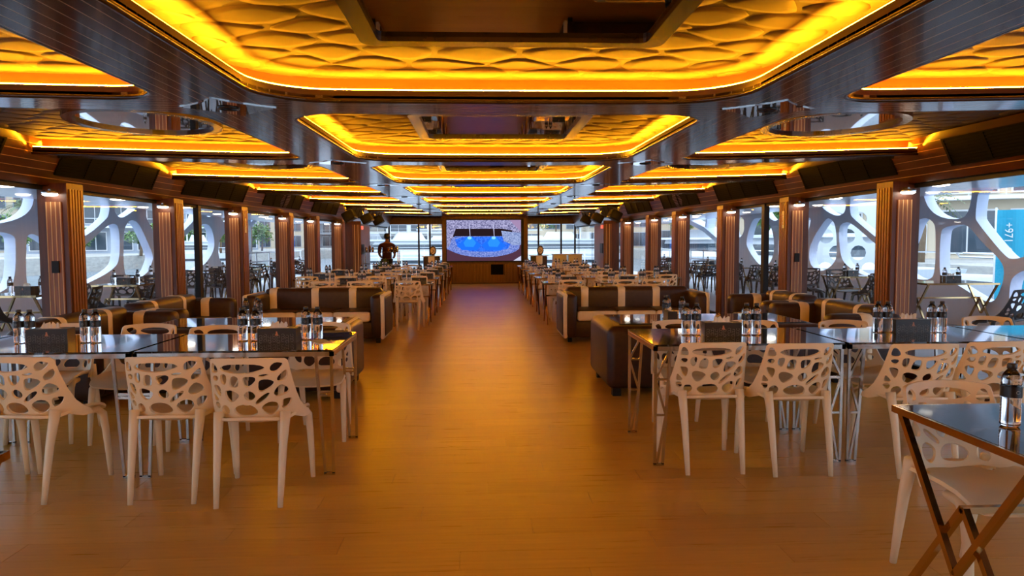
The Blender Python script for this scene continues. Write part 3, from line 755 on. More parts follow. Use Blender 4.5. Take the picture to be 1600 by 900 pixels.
# bottles on the front tables
GB = 'water bottles on the front tables'; z = TH
for x, y, lb in ((-1.664, 4.82, 'left bottle of pair beside black box, left table near the aisle'), (-1.577, 4.815, 'right bottle of pair left of black box, left table near the aisle'),
    (-1.25, 4.855, 'left bottle of pair right of black box, left table near the aisle'), (-1.171, 4.85, 'right bottle of pair right of black box, left table near the aisle'),
    (-2.616, 4.80, 'right bottle of pair right of black box, second left table'), (-2.69, 4.81, 'left bottle of pair right of black box, second left table'),
    (-3.043, 4.805, 'right bottle of pair at far left, second left table'), (-3.117, 4.81, 'left bottle of pair at far left, second left table'),
    (1.371, 4.89, 'left bottle of pair near the aisle, right front table'), (1.442, 4.885, 'right bottle of pair near the aisle, right front table'),
    (1.787, 4.86, 'left bottle of pair right of black box, right front table'), (1.856, 4.855, 'right bottle of pair right of black box, right front table'),
    (2.764, 4.925, 'left bottle of pair left of black box, second right table'), (2.833, 4.92, 'right bottle of pair left of black box, second right table'),
    (3.139, 4.895, 'left bottle of pair right of black box, second right table'), (3.211, 4.89, 'right bottle of pair right of black box, second right table')):
    bottle(x, y, z, 'clear water bottle, '+lb, GB)
for x, y, lb, rz in ((-1.40, 4.74, 'black tissue box with copper emblem between bottles, left table near the aisle', 0), (-2.92, 4.82, 'black tissue box between bottle pairs, second left table', .12),
    (1.60, 4.83, 'black tissue box between bottle pairs, right front table', -.1), (2.985, 4.92, 'black tissue box between bottle pairs, second right table', .0)):
    box(x, y, z, lb, 'tissue boxes on the front tables', rz)
nb_ = empty('folded_napkin', (-1.09, 5.05, TH), .2); MB().box(-.11, .11, -.09, .09, 0, .012).build('lower_fold', mat('navy_cloth', (.015, .02, .07), .7), nb_); MB().prism([(-.1, -.07), (.09, -.06), (.05, .07), (-.08, .08)], .012, .028).build('upper_fold', bpy.data.materials['navy_cloth'], nb_)
tag(nb_, 'folded navy napkin on the aisle end of left front table', 'napkin')
pp = empty('leaflet', (-1.12, 4.72, TH), .5); MB().box(-.05, .05, -.1, .1, 0, .002).build('sheet', 'tissue', pp); MB().box(-.04, .04, -.095, -.06, .002, .0026).build('printed_band', 'copper', pp)
tag(pp, 'white leaflet with red band on left front table', 'leaflet')
dv = empty('wireless_speaker', (2.92, 5.12, TH)); rbox('body', -.045, .045, -.04, .04, .0, .085, .02, 'blackmetal', dv); MB().lathe([(.03, .085), (.03, .088)], 14).build('button', 'grille', dv); tag(dv, 'small black device behind box on second right table', 'speaker')
# gold folding table at the right corner
xtable('xnear', .66, .35, 2.24, 2.36, 'folding table with gold crossed legs and black marble top, bottom right corner', 'folding tables')
bottle(1.79, 2.38, TH, 'clear water bottle on the gold framed corner table, bottom right', GB)
box(2.20, 2.42, TH, 'black tissue box on the gold framed corner table, bottom right', 'tissue boxes on the front tables')
xtable('xnear', .66, .35, -2.52-.0, 2.36+.0, 'folding table with gold crossed legs at the left edge, only its corner in view', 'folding tables').location = (-2.23, 1.92, 0)
# ---------------------------------------------------------------- seating blocks
ROWY = [12.5, 14.25, 16.0, 17.75, 19.5, 21.25]
BLK = {-1: dict(t=[(-1.265, .335), (-2.35, .60), (-3.68, .60)], c=[(-1.27,), (-2.64, -2.04), (-3.98, -3.43)]),
        1: dict(t=[(1.37, .335), (2.55, .60), (3.66, .54)], c=[(1.43,), (2.32, 2.84), (3.53, 4.03)])}
TN = ['aisle', 'middle', 'window']
jr = random.Random(11)
for s, sn in ((-1, 'left'), (1, 'right')):
    for ri, yr in enumerate(ROWY):
        for ti, ((tx, tw), cs) in enumerate(zip(BLK[s]['t'], BLK[s]['c'])):
            lim = xw(yr)-.28
            if ti == 2 and ri > 0: tx, tw, cs = s*(3.36 if s < 0 else 3.55), .335, (s*(3.36 if s < 0 else 3.5),)
            if ti == 2 and (ri == 0 and s < 0): tx = -3.56
            if abs(tx)+tw > lim+.05 or (ri == 5 and s < 0 and ti): continue
            rw = f'{ORD[ri]} row, {sn} block'
            xtable('xs' if tw < .4 else 'xl', .335 if tw < .4 else .54, .33, tx, yr, f'black topped folding table at {TN[ti]}, {rw} behind sofas', f'tables of the {sn} seating block')
            for ci, x in enumerate(cs):
                pos = TN[ti]+' table' if len(cs) == 1 else TN[ti]+' table '+('inner' if abs(x) == min(abs(q) for q in cs) else 'outer')+' seat'
                for fc, rz, fn in ((-1, 0, 'screen'), (1, PI, 'sofas')):
                    dx, a, dy = jr.uniform(-.03, .03), jr.uniform(-.10, .10), jr.uniform(-.03, .03)
                    out_ = .11 if (ti == 2 and ri == 0 and fc < 0) else 0
                    X = x+dx
                    if ti == 2 and fc > 0 and ri == 0: X = max(-3.72, min(3.72, X)) if ci == (0 if s < 0 else 1) else s*3.2
                    chair('chair', X, yr+fc*(.60+out_)+dy, rz+a, f'white cut-out chair facing the {fn}, {pos}, {rw}', f'white chairs of the {sn} seating block')
            bs = [(-.12, -.1), (-.05, -.08)] if tw < .4 else [(-.36, -.08), (-.29, -.06), (.20, -.08), (.27, -.06)]
            for bi, (bx_, by) in enumerate(bs):
                bottle(tx+bx_+jr.uniform(-.02, .02), yr+by, TB, f'clear water bottle, {ORD[bi]} on {TN[ti]} table, {rw}', f'water bottles of the {sn} seating block')
            box(tx+(.12 if tw < .4 else -.03), yr-.02, TB, f'black tissue box on {TN[ti]} table, {rw}', f'tissue boxes of the {sn} seating block', jr.uniform(-.3, .3))
# ---------------------------------------------------------------- sofas
def sofa(name, Wd, D, loc, rz, stripes, mid, label, n=3):
    """faces -y in its own frame; x -W/2..W/2, y 0 front .. D back"""
    r = empty(name, loc, rz); h = Wd/2; aw = .22
    rbox('base', -h+.02, h-.02, .03, D-.02, .07, .31, .02, 'leather', r)
    for s in (-1, 1):
        x0, x1 = sorted((s*h, s*(h-aw)))
        a = rbox('arm', x0, x1, 0, D, .07, .70, .07, 'leather', r, 4)
        if mid: st = rbox('arm_stripe', x0-.006, x1+.006, D*.36, D*.62, .066, .706, .072, 'cream', None, 4)
        else:
            q0, q1 = sorted((s*(h-.015), s*(h-.075))); st = rbox('arm_stripe', q0, q1, -.008, D+.006, .062, .708, .074, 'cream', None, 4)
        st.parent = a; st.location = Vector(st.location)-Vector(a.location)
    cw = (Wd-2*aw)/n
    for i in range(n):
        x0 = -h+aw+i*cw; c = rbox('seat_cushion', x0+.004, x0+cw-.004, .0, D-.2, .31, .455, .035, 'cream', r, 3)
        t = rbox('cushion_top', x0+.012, x0+cw-.012, .03, D-.2, .40, .463, .02, 'leather', None, 3); t.parent = c; t.location = Vector(t.location)-Vector(c.location)
        if mid:
            t = rbox('cushion_stripe', x0+cw*.33, x0+cw*.66, .02, D-.2, .41, .469, .02, 'cream', None, 3); t.parent = c; t.location = Vector(t.location)-Vector(c.location)
    b = rbox('backrest', -h+aw*.6, h-aw*.6, D-.26, D, .28, .76, .07, 'leather', r, 4)
    for c, w in stripes:
        st = rbox('back_stripe', c-w/2, c+w/2, D-.268, D+.006, .28, .766, .072, 'cream', None, 4); st.parent = b; st.location = Vector(st.location)-Vector(b.location)
    for x in (-h+.12, h-.12):
        for y in (.12, D-.1): MB().box(x-.03, x+.03, y-.03, y+.03, 0, .07).build('foot', 'blackmetal', r)
    tag(r, label, 'sofa', 'brown and cream sofas'); return r
def st3(W_, px): return [(c, .19) for c in px]
sofa('sofa', 2.02, .88, (-2.44, 10.15, 0), 0, st3(2, (-.74, -.12, .44)), False, 'brown and cream striped three-seat sofa across the left side, facing camera')
sofa('sofa', 2.14, .88, (2.16, 10.02, 0), 0, st3(2, (-.66, -.10, .43)), False, 'brown and cream striped three-seat sofa across the right side, facing camera')
for s, sn, segs in ((-1, 'left', ((8.12, 9.95), (6.25, 8.08))), (1, 'right', ((8.55, 9.95), (6.9, 8.5)))):
    for (a, b), which in zip(segs, ('farther', 'nearer')):
        W_ = b-a
        sofa('sofa', W_, .76, (s*(4.18-.76), (a+b)/2, 0), -s*PI/2, [(-W_*.24, .17), (W_*.2, .17)], True, f'striped leather two-seat sofa along the {sn} windows, the {which} one', 2)
# leather coffee tables with glass tops
def coffee(x0, x1, y0, y1, stripe, label):
    r = empty('coffee_table', ((x0+x1)/2, (y0+y1)/2, 0)); w, d = (x1-x0)/2, (y1-y0)/2; Hc = .66
    rbox('base', -w, w, -d, d, .07, Hc, .075, 'leather', r, 4)
    MB().box(-w+.13, w-.13, -d+.13, d-.13, Hc+.001, Hc+.012).build('glass_top', mat('dark_glass', (.012, .013, .012), .03, spec=.7, coat=.5) if 'dark_glass' not in bpy.data.materials else bpy.data.materials['dark_glass'], r)
    if stripe: rbox('side_stripe', w-.10, w-.04, -d-.006, d+.006, .064, Hc+.006, .078, 'cream', r, 4)
    for x in (-w+.1, w-.1):
        for y in (-d+.1, d-.1): MB().box(x-.04, x+.04, y-.04, y+.04, 0, .075).build('foot', 'blackmetal', r)
    tag(r, label, 'coffee table', 'leather coffee tables')
coffee(1.10, 3.15, 6.45, 7.55, False, 'brown leather coffee table with dark glass top, right side, in front of sofas')
coffee(-3.28, -1.30, 6.5, 7.55, True, 'brown leather coffee table with cream stripe and glass top, left side')
for x, y, lb in ((-2.42, 7.2, 'left bottle on left coffee table'), (-2.32, 7.25, 'middle bottle on left coffee table'), (-2.24, 7.05, 'right bottle on left coffee table'), (1.79, 7.05, 'left bottle beside small box on right coffee table'), (1.83, 7.12, 'rear bottle beside small box on right coffee table'), (1.93, 6.95, 'right bottle on right coffee table')):
    bottle(x, y, .672, 'small water bottle, '+lb, 'water bottles on the coffee tables')
cb = box(1.80, 6.9, .672, 'small black tissue box on right coffee table', 'tissue boxes on the coffee tables', PI/2); cb.scale = (.7, .8, .9)
# ---------------------------------------------------------------- screen wall
sw = empty('screen_wall', (.08, 24.85, 0)); tag(sw, 'walnut media wall with large screen at the end of the aisle', 'media wall')
MB().box(-1.5, 1.5, .06, .6, 0, 2.37).build('body', 'column', sw)
fr = MB(); fr.box(-1.5, -1.36, 0, .06, 0, 2.37); fr.box(1.36, 1.5, 0, .06, 0, 2.37); fr.box(-1.36, 1.36, 0, .06, 2.27, 2.37); fr.box(-1.36, 1.36, 0, .06, .69, .75); fr.box(-1.36, 1.36, 0, .06, 0, .05); fr.build('surround', 'column', sw)
sl = MB()
for q in range(54):
    x = -1.34+q*.05
    if .18 < x < .66: sl.box(x, x+.028, .025, .06, .05, .29)
    else: sl.box(x, x+.028, .025, .06, .05, .69)
sl.build('slat_panel', 'slat', sw)
MB().box(.20, .64, .02, .06, .31, .67).build('vent', 'grille', sw)
MB().box(.18, .66, .015, .06, .29, .31).build('vent_ledge', 'slat', sw)
scr = empty('video_screen', (.045, 24.84, 0)); tag(scr, 'large lit screen showing a blue fountain pool', 'screen')
MB().box(-1.36, 1.38, .012, .06, .75, 2.27).build('bezel', 'blackmetal', scr)
def em(name, c1, c2, strn, scale=0):
    m = bpy.data.materials.new(name); m.use_nodes = True; t = NT(m); t.n.clear(); o = t.add('ShaderNodeOutputMaterial'); e = t.add('ShaderNodeEmission'); e.inputs[1].default_value = strn
    if scale:
        co = t.add('ShaderNodeTexCoord').outputs['Object']; v = t.add('ShaderNodeTexVoronoi'); v.inputs['Scale'].default_value = scale; t.l.new(co, v.inputs['Vector'])
        sp = t.add('ShaderNodeSeparateColor'); t.l.new(v.outputs['Color'], sp.inputs[0]); t.l.new(t.mix(sp.outputs[0], c1, c2), e.inputs[0])
    else: e.inputs[0].default_value = (*c1, 1)
    t.l.new(e.outputs[0], o.inputs[0]); return m
SX0, SX1, SZ0, SZ1 = -1.30, 1.29, .80, 2.22
def sp_(px, py):   # from screen crop pixels to picture plane
    return (SX0+(px-145)/(1000-145)*(SX1-SX0), SZ1-(py-103)/(583-103)*(SZ1-SZ0))
def piece(name, pts, m, lay): return MB().poly([(x, .010-.0012*lay, z) for x, z in (sp_(*p) for p in pts)]).build(name, m, scr)
piece('picture', [(145, 103), (145, 583), (1000, 583), (1000, 103)], em('mosaic_wall', (.05, .05, .13), (.34, .33, .52), .9, 34), 0)
piece('dark_alcove', [(250, 205), (215, 300), (890, 300), (900, 225), (780, 205)], em('alcove', (.012, .006, .008), 0, 1), 1)
ell = lambda cx, c2, rx, ry, n=28: [(cx+rx*math.cos(2*PI*i/n), c2-ry*math.sin(2*PI*i/n)) for i in range(n)]
low = lambda cx, c2, rx, ry, n=24: [(cx+rx*math.cos(PI+PI*i/n), c2-ry*math.sin(PI+PI*i/n)) for i in range(n+1)]
def clipx(P): return [(min(max(x, 146), 999), min(max(y, 104), 582)) for x, y in P]
piece('deck_brown', [(145, 430), (145, 583), (1000, 583), (1000, 390)], em('brown_deck', (.05, .02, .035), 0, 1), 1)
piece('pool_rim', clipx([(200, 330), (180, 400), (145, 440), (250, 490)]+low(575, 400, 420, 140)[4:-2]+[(985, 395), (940, 330), (840, 292), (240, 292)]), em('pool_mosaic', (.03, .07, .30), (.20, .25, .55), .9, 40), 2)
piece('pool_water', [(240, 330), (330, 300), (820, 296), (880, 380), (850, 440), (700, 475), (420, 470), (270, 420)], em('pool_blue', (.01, .06, .42), (.03, .14, .65), 1, 22), 3)
for cx in (408, 685):
    piece('fountain_spread', [(cx-30, 300), (cx-140, 400), (cx-90, 455), (cx+80, 458), (cx+135, 400), (cx+35, 300)], em('spread_blue', (.008, .10, .70), 0, 1), 4)
    piece('fountain_glow', [(cx-22, 300), (cx-70, 370), (cx-50, 415), (cx+45, 418), (cx+75, 370), (cx+25, 300)], em('glow_blue', (.015, .17, .95), 0, 1), 5)
    piece('fountain_head', ell(cx, 312, 24, 17, 14), em('pale_cyan', (.16, .45, .95), 0, 1), 6)
    piece('water_jet', [(cx-4, 150), (cx-7, 160), (cx+4, 298), (cx+10, 298), (cx+4, 150)], em('jet_white', (.30, .30, .45), 0, 1), 6)
piece('glass_block', [(772, 230), (800, 350), (915, 400), (1000, 395), (1000, 255)], em('glass_mosaic', (.10, .14, .30), (.26, .32, .52), .9, 34), 6)
piece('corner_tint', [(870, 103), (995, 240), (1000, 240), (1000, 103)], em('corner_violet', (.22, .15, .26), 0, 1), 6)
piece('corner_flag', [(910, 583), (1000, 525), (1000, 583)], em('corner_grey', (.36, .38, .5), 0, 1), 7)
# ---------------------------------------------------------------- far end: glazing, bar, podiums, person
eg = empty('window_30'); tag(eg, 'tall glazed doors either side of the media wall', 'window', kind='structure')
for a, b in ((-3.45, -2.35), (-2.35, -1.5), (1.66, 2.1), (2.1, 2.9), (2.9, 3.45)):
    MB().quad((a, Y1, 0), (b, Y1, 0), (b, Y1, 2.12), (a, Y1, 2.12)).build('pane', 'glass', eg)
for x in (-3.45, -2.36, -1.95, -1.45, 1.62, 2.08, 2.93, 3.45): MB().box(x-.03, x+.03, Y1-.04, Y1+.04, 0, 2.14).build('door_frame', 'blackmetal', eg)
MB().box(-3.6, 3.6, Y1-.06, Y1+.06, 2.12, 2.8).build('lintel', 'column', eg)
MB().box(-1.45, 1.62, Y1-.05, Y1+.05, 0, 2.12).build('infill', 'column', eg)
for s, sn in ((-1, 'left'), (1, 'right')):
    x = -1.83 if s < 0 else 2.02
    p = empty('podium', (x, 25.6, 0)); tag(p, f'brown and cream leather podium beside the {sn} edge of the media wall', 'podium', 'podiums beside the media wall')
    rbox('body', -.29, .29, -.2, .2, 0, .94, .02, 'leather', p); rbox('stripe', -.12, .12, -.206, .206, 0, .946, .02, 'cream', p); MB().box(-.33, .33, -.24, .24, .946, .975).build('top', 'white', p)
    o = empty('table_ornament', (x+.05, 25.55, .975)); tag(o, f'oval dark framed ornament standing on the {sn} podium', 'ornament', 'ornaments on the podiums')
    ov = [(.12*math.cos(t*PI/8), .18+.17*math.sin(t*PI/8)) for t in range(16)]
    link('ring', panel(ov, [[(q*.72, .18+(w-.18)*.72) for q, w in ov]], lambda u, v: (u, 0, v), .06, None, 'ring', (0, 1, 0)), 'leather', o)
    link('face', panel([(q*.75, .18+(w-.18)*.75) for q, w in ov], [], lambda u, v: (u, 0, v), .02, None, 'face', (0, 1, 0)), 'cream', o)
    m = MB(); m.bar((-.06, -.014, .24), (.05, -.014, .17), .012); m.bar((.05, -.014, .17), (-.05, -.014, .10), .012); m.build('pattern', 'blackmetal', o); MB().box(-.07, .07, -.05, .05, 0, .02).build('base', 'leather', o)
b = empty('service_stand', (-3.12, 22.05, 0)); tag(b, 'chrome service stand with glass shelves before the staff member', 'serving stand')
for x in (-.52, .52):
    for y in (-.2, .2): MB().bar((x, y, 0), (x, y, 1.2), .025).build('post', 'steel', b)
for zz in (.45, .8, 1.15): MB().box(-.54, .54, -.22, .22, zz, zz+.018).build('shelf', 'clearmirror', b)
for q, (x, h, m_) in enumerate(((-.46, .16, 'steel'), (-.36, .2, 'gold'), (-.27, .15, 'steel'), (.22, .15, 'gold'), (.31, .17, 'gold'), (.40, .15, 'gold'), (.48, .17, 'steel'))):
    j = empty('serving_jar', (-3.12+x, 22.05+.03*(q % 2), 1.168)); tag(j, f'small metal serving jar on the service stand, {ORD[q]} from the windows', 'jar', 'serving jars on the stand')
    MB().lathe([(.035, 0), (.042, h*.5), (.036, h*.8), (.02, h*.86)], 12).build('body', m_, j, True); MB().lathe([(.037, h*.83), (.03, h*.92), (.006, h), (.004, h)], 10).build('lid', 'steel', j, True)
M['leaf'] = grain(mat('green_leaf', (.05, .12, .03), .55), lin(58, 92, 44), lin(110, 140, 74), (1, 1, 1), space='POS', nscale=3)
M['palm'] = grain(mat('palm_leaf', (.05, .1, .03), .55), lin(70, 90, 60), lin(120, 134, 92), (1, 1, 1), space='POS', nscale=2)
M['bark'] = grain(mat('bark', (.12, .09, .06), .9), lin(96, 80, 62), lin(130, 112, 90), (4, 4, 1), space='POS')
def leaves(mb, c, R, n, size, rnd):
    for _ in range(n):
        d = Vector((rnd.gauss(0, 1), rnd.gauss(0, 1), rnd.gauss(0, 1))).normalized()*rnd.uniform(.55, 1)
        p = Vector((c[0]+d.x*R[0], c[1]+d.y*R[1], c[2]+d.z*R[2]))
        a = Vector((rnd.gauss(0, 1), rnd.gauss(0, 1), rnd.gauss(0, 1))).normalized()*size; e = a.cross(d).normalized()*size*.5
        mb.poly([p-a, p-e, p+a, p+e])
pl = empty('potted_plant', (-3.0, 21.55, 0)); tag(pl, 'small green potted plant in front of the service stand', 'plant')
MB().lathe([(.10, 0), (.14, .3), (.15, .32)], 14).build('pot', 'offwhite', pl, True); mb = MB(); leaves(mb, (0, 0, .68), (.22, .18, .3), 160, .06, random.Random(2)); mb.build('foliage', 'leaf', pl); MB().bar((0, 0, .3), (0, 0, .7), .02).build('stem', 'bark', pl)
# staff member seen from behind
def skin(name, verts, edges, rad, m, parent, sub=2):
    me = bpy.data.meshes.new(name); me.from_pydata(verts, edges, []); o = bpy.data.objects.new(name, me); COL.objects.link(o)
    md = o.modifiers.new('skin', 'SKIN'); md.use_smooth_shade = True
    for v, r in zip(me.skin_vertices[0].data, rad): v.radius = r if isinstance(r, tuple) else (r, r)
    me.skin_vertices[0].data[0].use_root = True
    ss = o.modifiers.new('sub', 'SUBSURF'); ss.levels = ss.render_levels = sub
    dg = bpy.context.evaluated_depsgraph_get(); ne = bpy.data.meshes.new_from_object(o.evaluated_get(dg)); COL.objects.unlink(o); bpy.data.objects.remove(o)
    return link(name, ne, m, parent, True)
pe = empty('person', (-3.05, 22.75, 0)); tag(pe, 'person in dark maroon shirt and black trousers standing behind the service stand, head bowed', 'person')
M['skin'] = mat('skin', lin(150, 104, 78), .5); M['maroon'] = grain(mat('maroon_shirt', (.05, .012, .012), .8), lin(54, 20, 22), lin(70, 28, 28)); M['hair'] = mat('black_hair', (.008, .007, .006), .5); M['trouser'] = mat('black_trousers', (.012, .012, .014), .8)
V = [(0, 0, .93), (0, .01, 1.1), (0, .02, 1.27), (0, .03, 1.40), (0, .05, 1.47), (0, .07, 1.53), (0, .09, 1.62), (0, .10, 1.69),
     (-.16, .02, 1.38), (-.22, .03, 1.34), (-.245, .02, 1.08), (-.20, .20, .98), (-.16, .27, .97), (-.14, .34, .97),
     (.16, .02, 1.38), (.22, .03, 1.34), (.245, .02, 1.08), (.20, .20, .98), (.16, .27, .97), (.14, .34, .97),
     (-.09, 0, .86), (-.10, .01, .48), (-.10, -.02, .08), (-.10, .12, .04), (.09, 0, .86), (.10, .01, .48), (.10, -.02, .08), (.10, .12, .04)]
Ed = [(0, 1), (1, 2), (2, 3), (3, 4), (4, 5), (5, 6), (6, 7), (3, 8), (8, 9), (9, 10), (10, 11), (11, 12), (12, 13), (3, 14), (14, 15), (15, 16), (16, 17), (17, 18), (18, 19), (0, 20), (20, 21), (21, 22), (22, 23), (0, 24), (24, 25), (25, 26), (26, 27)]
Ra = [(.15, .1), (.14, .09), (.15, .1), (.13, .09), .055, .055, (.08, .095), (.06, .07), .065, .055, .042, .034, .03, .02, .065, .055, .042, .034, .03, .02, .09, .06, .045, .035, .09, .06, .045, .035]
body = skin('body', V, Ed, Ra, 'skin', pe)
sh = skin('shirt', [V[i] for i in (1, 2, 3, 8, 9, 10, 14, 15, 16, 0)], [(9, 0), (0, 1), (1, 2), (2, 3), (3, 4), (4, 5), (2, 6), (6, 7), (7, 8)], [(.165, .115), (.17, .12), (.145, .105), .085, .075, .06, .085, .075, .06, (.175, .12)], 'maroon', pe)
skin('trousers', [V[i] for i in (0, 20, 21, 22, 24, 25, 26)], [(0, 1), (1, 2), (2, 3), (0, 4), (4, 5), (5, 6)], [(.165, .12), .105, .075, .06, .105, .075, .06], 'trouser', pe)
hr = MB(); hr.lathe([(.0, .10), (.05, .095), (.085, .06), (.1, .01), (.098, -.05), (.07, -.09)][::-1], 14); hr.v = [(x, y*1.1+.075, z+1.655) for x, y, z in hr.v]; hr.build('hair', 'hair', pe, True)
for s in (-1, 1): MB().lathe([(.006, -.025), (.014, 0), (.006, .025)], 8, (s*.098, .10, 1.62)).build('ear', 'skin', pe, True)
for i, x in enumerate((2.55, 3.05)):
    c = empty('serving_counter', (x, 23.6, 0)); tag(c, f'white serving counter behind the right seating block, {ORD[i]} from the aisle', 'counter', 'white serving counters')
    rbox('body', -.22, .22, -.25, .25, .03, 1.02, .02, 'white', c); MB().box(-.24, .24, -.27, .27, 1.02, 1.05).build('top', 'offwhite', c); MB().box(-.2, .2, -.22, .22, 0, .03).build('plinth', 'blackmetal', c)
for s, sn in ((-1, 'left'), (1, 'right')):  # hung boxes stand in for framed air grilles at the far cornice
    for i, y in enumerate((18.2, 20.3, 22.0)):
        x = s*(xw(y)-.52); c = empty('hung_grille_box', (x, y, 2.12)); tag(c, f'dark boxed air grille hung below the {sn} cornice, {ORD[i]} from the sofas', 'speaker', 'boxed air grilles below the cornices')
        me = rbox_mesh('case', .28, .5, .24, .03); o = link('case', me, 'blackmetal', c, math.radians(40)); o.rotation_euler = (0, s*.5, 0)
        g = link('front_grille', rbox_mesh('front_grille', .01, .44, .19, .004), 'grille', o); g.location = (-s*.142, 0, 0)
        MB().bar((s*.05, 0, .08), (s*.12, 0, .22), .03).build('bracket', 'steel', c)
# ---------------------------------------------------------------- side decks
LATL = [
[(11.00,2.26),(12.41,2.36),(12.43,2.26),(12.35,2.05),(12.08,1.88),(11.53,1.76),(11.10,1.75),(10.92,2.03)],
[(10.95,1.54),(11.37,1.64),(11.64,1.63),(11.85,1.58),(11.89,1.50),(11.84,0.94),(11.70,0.76),(11.30,0.65),(10.92,0.79)],
[(12.87,2.38),(14.91,2.52),(14.84,2.04),(14.66,1.91),(13.92,1.57),(13.22,1.48),(12.78,1.66),(12.66,1.96)],
[(12.14,1.54),(12.28,1.63),(12.52,1.57),(13.11,1.32),(13.62,1.32),(14.07,1.48),(14.68,1.79),(15.01,1.88),(15.23,1.78),(15.18,1.08),(14.88,0.92),(14.43,0.79),(13.36,0.58),(12.40,0.48),(12.10,0.59)],
[(15.11,2.54),(15.03,2.14),(15.17,2.01),(15.41,1.98),(16.17,2.29),(16.41,2.63)],
[(15.39,1.70),(15.57,1.91),(15.80,1.97),(16.11,1.88),(16.50,1.43),(16.73,1.16),(16.62,0.99),(16.38,0.76),(15.63,0.63),(15.32,0.81)],
[(16.72,2.66),(16.56,2.30),(16.36,2.10),(16.77,1.72),(17.28,1.49),(17.93,1.58),(18.56,1.81),(19.28,2.13),(19.56,2.86)],
[(17.46,1.12),(17.69,1.30),(18.79,1.75),(19.48,1.97),(20.21,1.99),(20.51,1.60),(20.48,1.27),(19.84,0.89),(18.87,0.70),(17.72,0.75)],
[(19.82,2.88),(19.77,2.25),(20.17,2.16),(20.61,2.29),(21.09,2.60),(21.27,2.99)],
[(20.78,1.36),(20.95,1.60),(21.71,1.87),(22.63,2.05),(23.22,1.86),(23.16,1.14),(22.41,0.82),(21.30,0.77),(20.80,0.99)],
[(21.48,3.00),(21.34,2.54),(21.00,2.19),(21.40,2.02),(22.18,2.23),(23.28,2.56),(23.58,3.15)]]
LATR = [
[(15.88,2.61),(15.83,2.29),(15.62,2.13),(15.09,1.97),(14.79,2.00),(14.67,2.11),(14.69,2.52)],
[(14.53,2.51),(14.51,2.00),(14.35,1.89),(13.47,1.49),(12.93,1.25),(12.59,1.39),(12.35,1.82),(12.22,2.33)],
[(12.12,2.37),(12.03,2.17),(11.92,2.01),(11.71,1.87),(11.41,1.79),(11.03,1.78),(10.92,1.87),(10.85,2.04),(10.83,2.33)],
[(10.67,2.34),(10.75,1.81),(10.69,1.71),(10.07,1.19),(9.91,1.16),(9.60,1.23),(9.12,1.41),(9.09,2.23)],
[(12.74,1.13),(12.43,1.35),(12.23,1.79),(11.98,1.84),(11.77,1.76),(11.69,1.63),(11.67,0.88),(11.82,0.76),(12.22,0.76),(12.65,0.93)],
[(14.97,1.71),(14.79,1.82),(14.50,1.84),(13.65,1.44),(12.92,1.11),(12.76,0.86),(13.00,0.72),(13.90,0.73),(14.61,0.92),(14.86,1.12)],
[(11.57,1.56),(11.48,1.66),(11.01,1.70),(10.85,1.64),(10.55,1.39),(10.17,1.15),(10.08,1.00),(10.11,0.78),(10.28,0.48),(10.61,0.55),(11.16,0.75),(11.48,0.82),(11.56,0.91)],
[(9.97,0.77),(9.91,0.92),(9.68,1.03),(9.15,1.10),(8.93,0.56),(9.67,0.31),(9.96,0.47)],
[(15.52,1.96),(15.26,1.91),(15.08,1.75),(15.00,1.18),(15.10,0.95),(15.64,0.74),(16.17,0.83),(16.34,1.09),(16.23,1.42)],
[(19.86,2.06),(19.35,2.09),(18.82,2.02),(18.38,1.69),(18.28,1.22),(18.43,0.95),(18.84,0.73),(19.38,0.82),(20.06,1.17),(20.32,1.42)],
[(19.38,2.80),(19.00,2.29),(18.61,2.03),(18.23,1.95),(17.92,2.07),(17.72,2.68)],
[(18.02,1.65),(17.76,1.81),(17.46,1.95),(16.65,1.92),(16.20,2.02),(16.40,1.61),(16.52,1.42),(16.57,1.01),(16.84,0.85),(17.67,0.81),(18.07,1.03)],
[(21.34,2.16),(20.86,2.20),(20.39,2.05),(20.48,1.65),(20.99,1.50),(21.32,1.68)],
[(21.16,2.92),(21.14,2.42),(20.61,2.29),(20.01,2.22),(19.54,2.28),(19.75,2.82)],
[(17.42,2.72),(17.47,2.18),(17.03,2.10),(16.43,2.16),(16.10,2.35),(16.10,2.62)]]
def gen_holes(ya, yb):
    H = []; y = ya
    j = 0
    while y > yb:
        for c_, z_, hw, hh in ((y-.75, 1.95, .72, .85), (y-1.52, .60, .70, .60)):
            H.append([(c_+hw, z_-hh*.5), (c_+hw, z_+hh*.5), (c_, z_+hh), (c_-hw, z_+hh*.5), (c_-hw, z_-hh*.5), (c_, z_-hh)])
        y -= 1.56
    return H
def lattice(s, sn, holes, yend):
    ya = 1.0
    out = [(ya, -.5), (yend, -.5), (yend, 1.0), (yend, 3.3), (ya, 3.3)]
    hs = [chaikin(h, 2) for h in holes if min(p[0] for p in h) > 1.2]
    me = panel(out, hs, lambda u, v: (s*7.69, u, v), .18, None, 'lattice_screen', (1, 0, 0))
    o = link('lattice_screen', me, 'lattice', None, math.radians(35))
    tag(o, f'white honeycomb lattice screen along the {sn} outer deck', 'lattice screen')
lattice(-1, 'left', LATL+gen_holes(10.6, 3), 23.75); lattice(1, 'right', LATR+gen_holes(8.7, 3), 21.6)
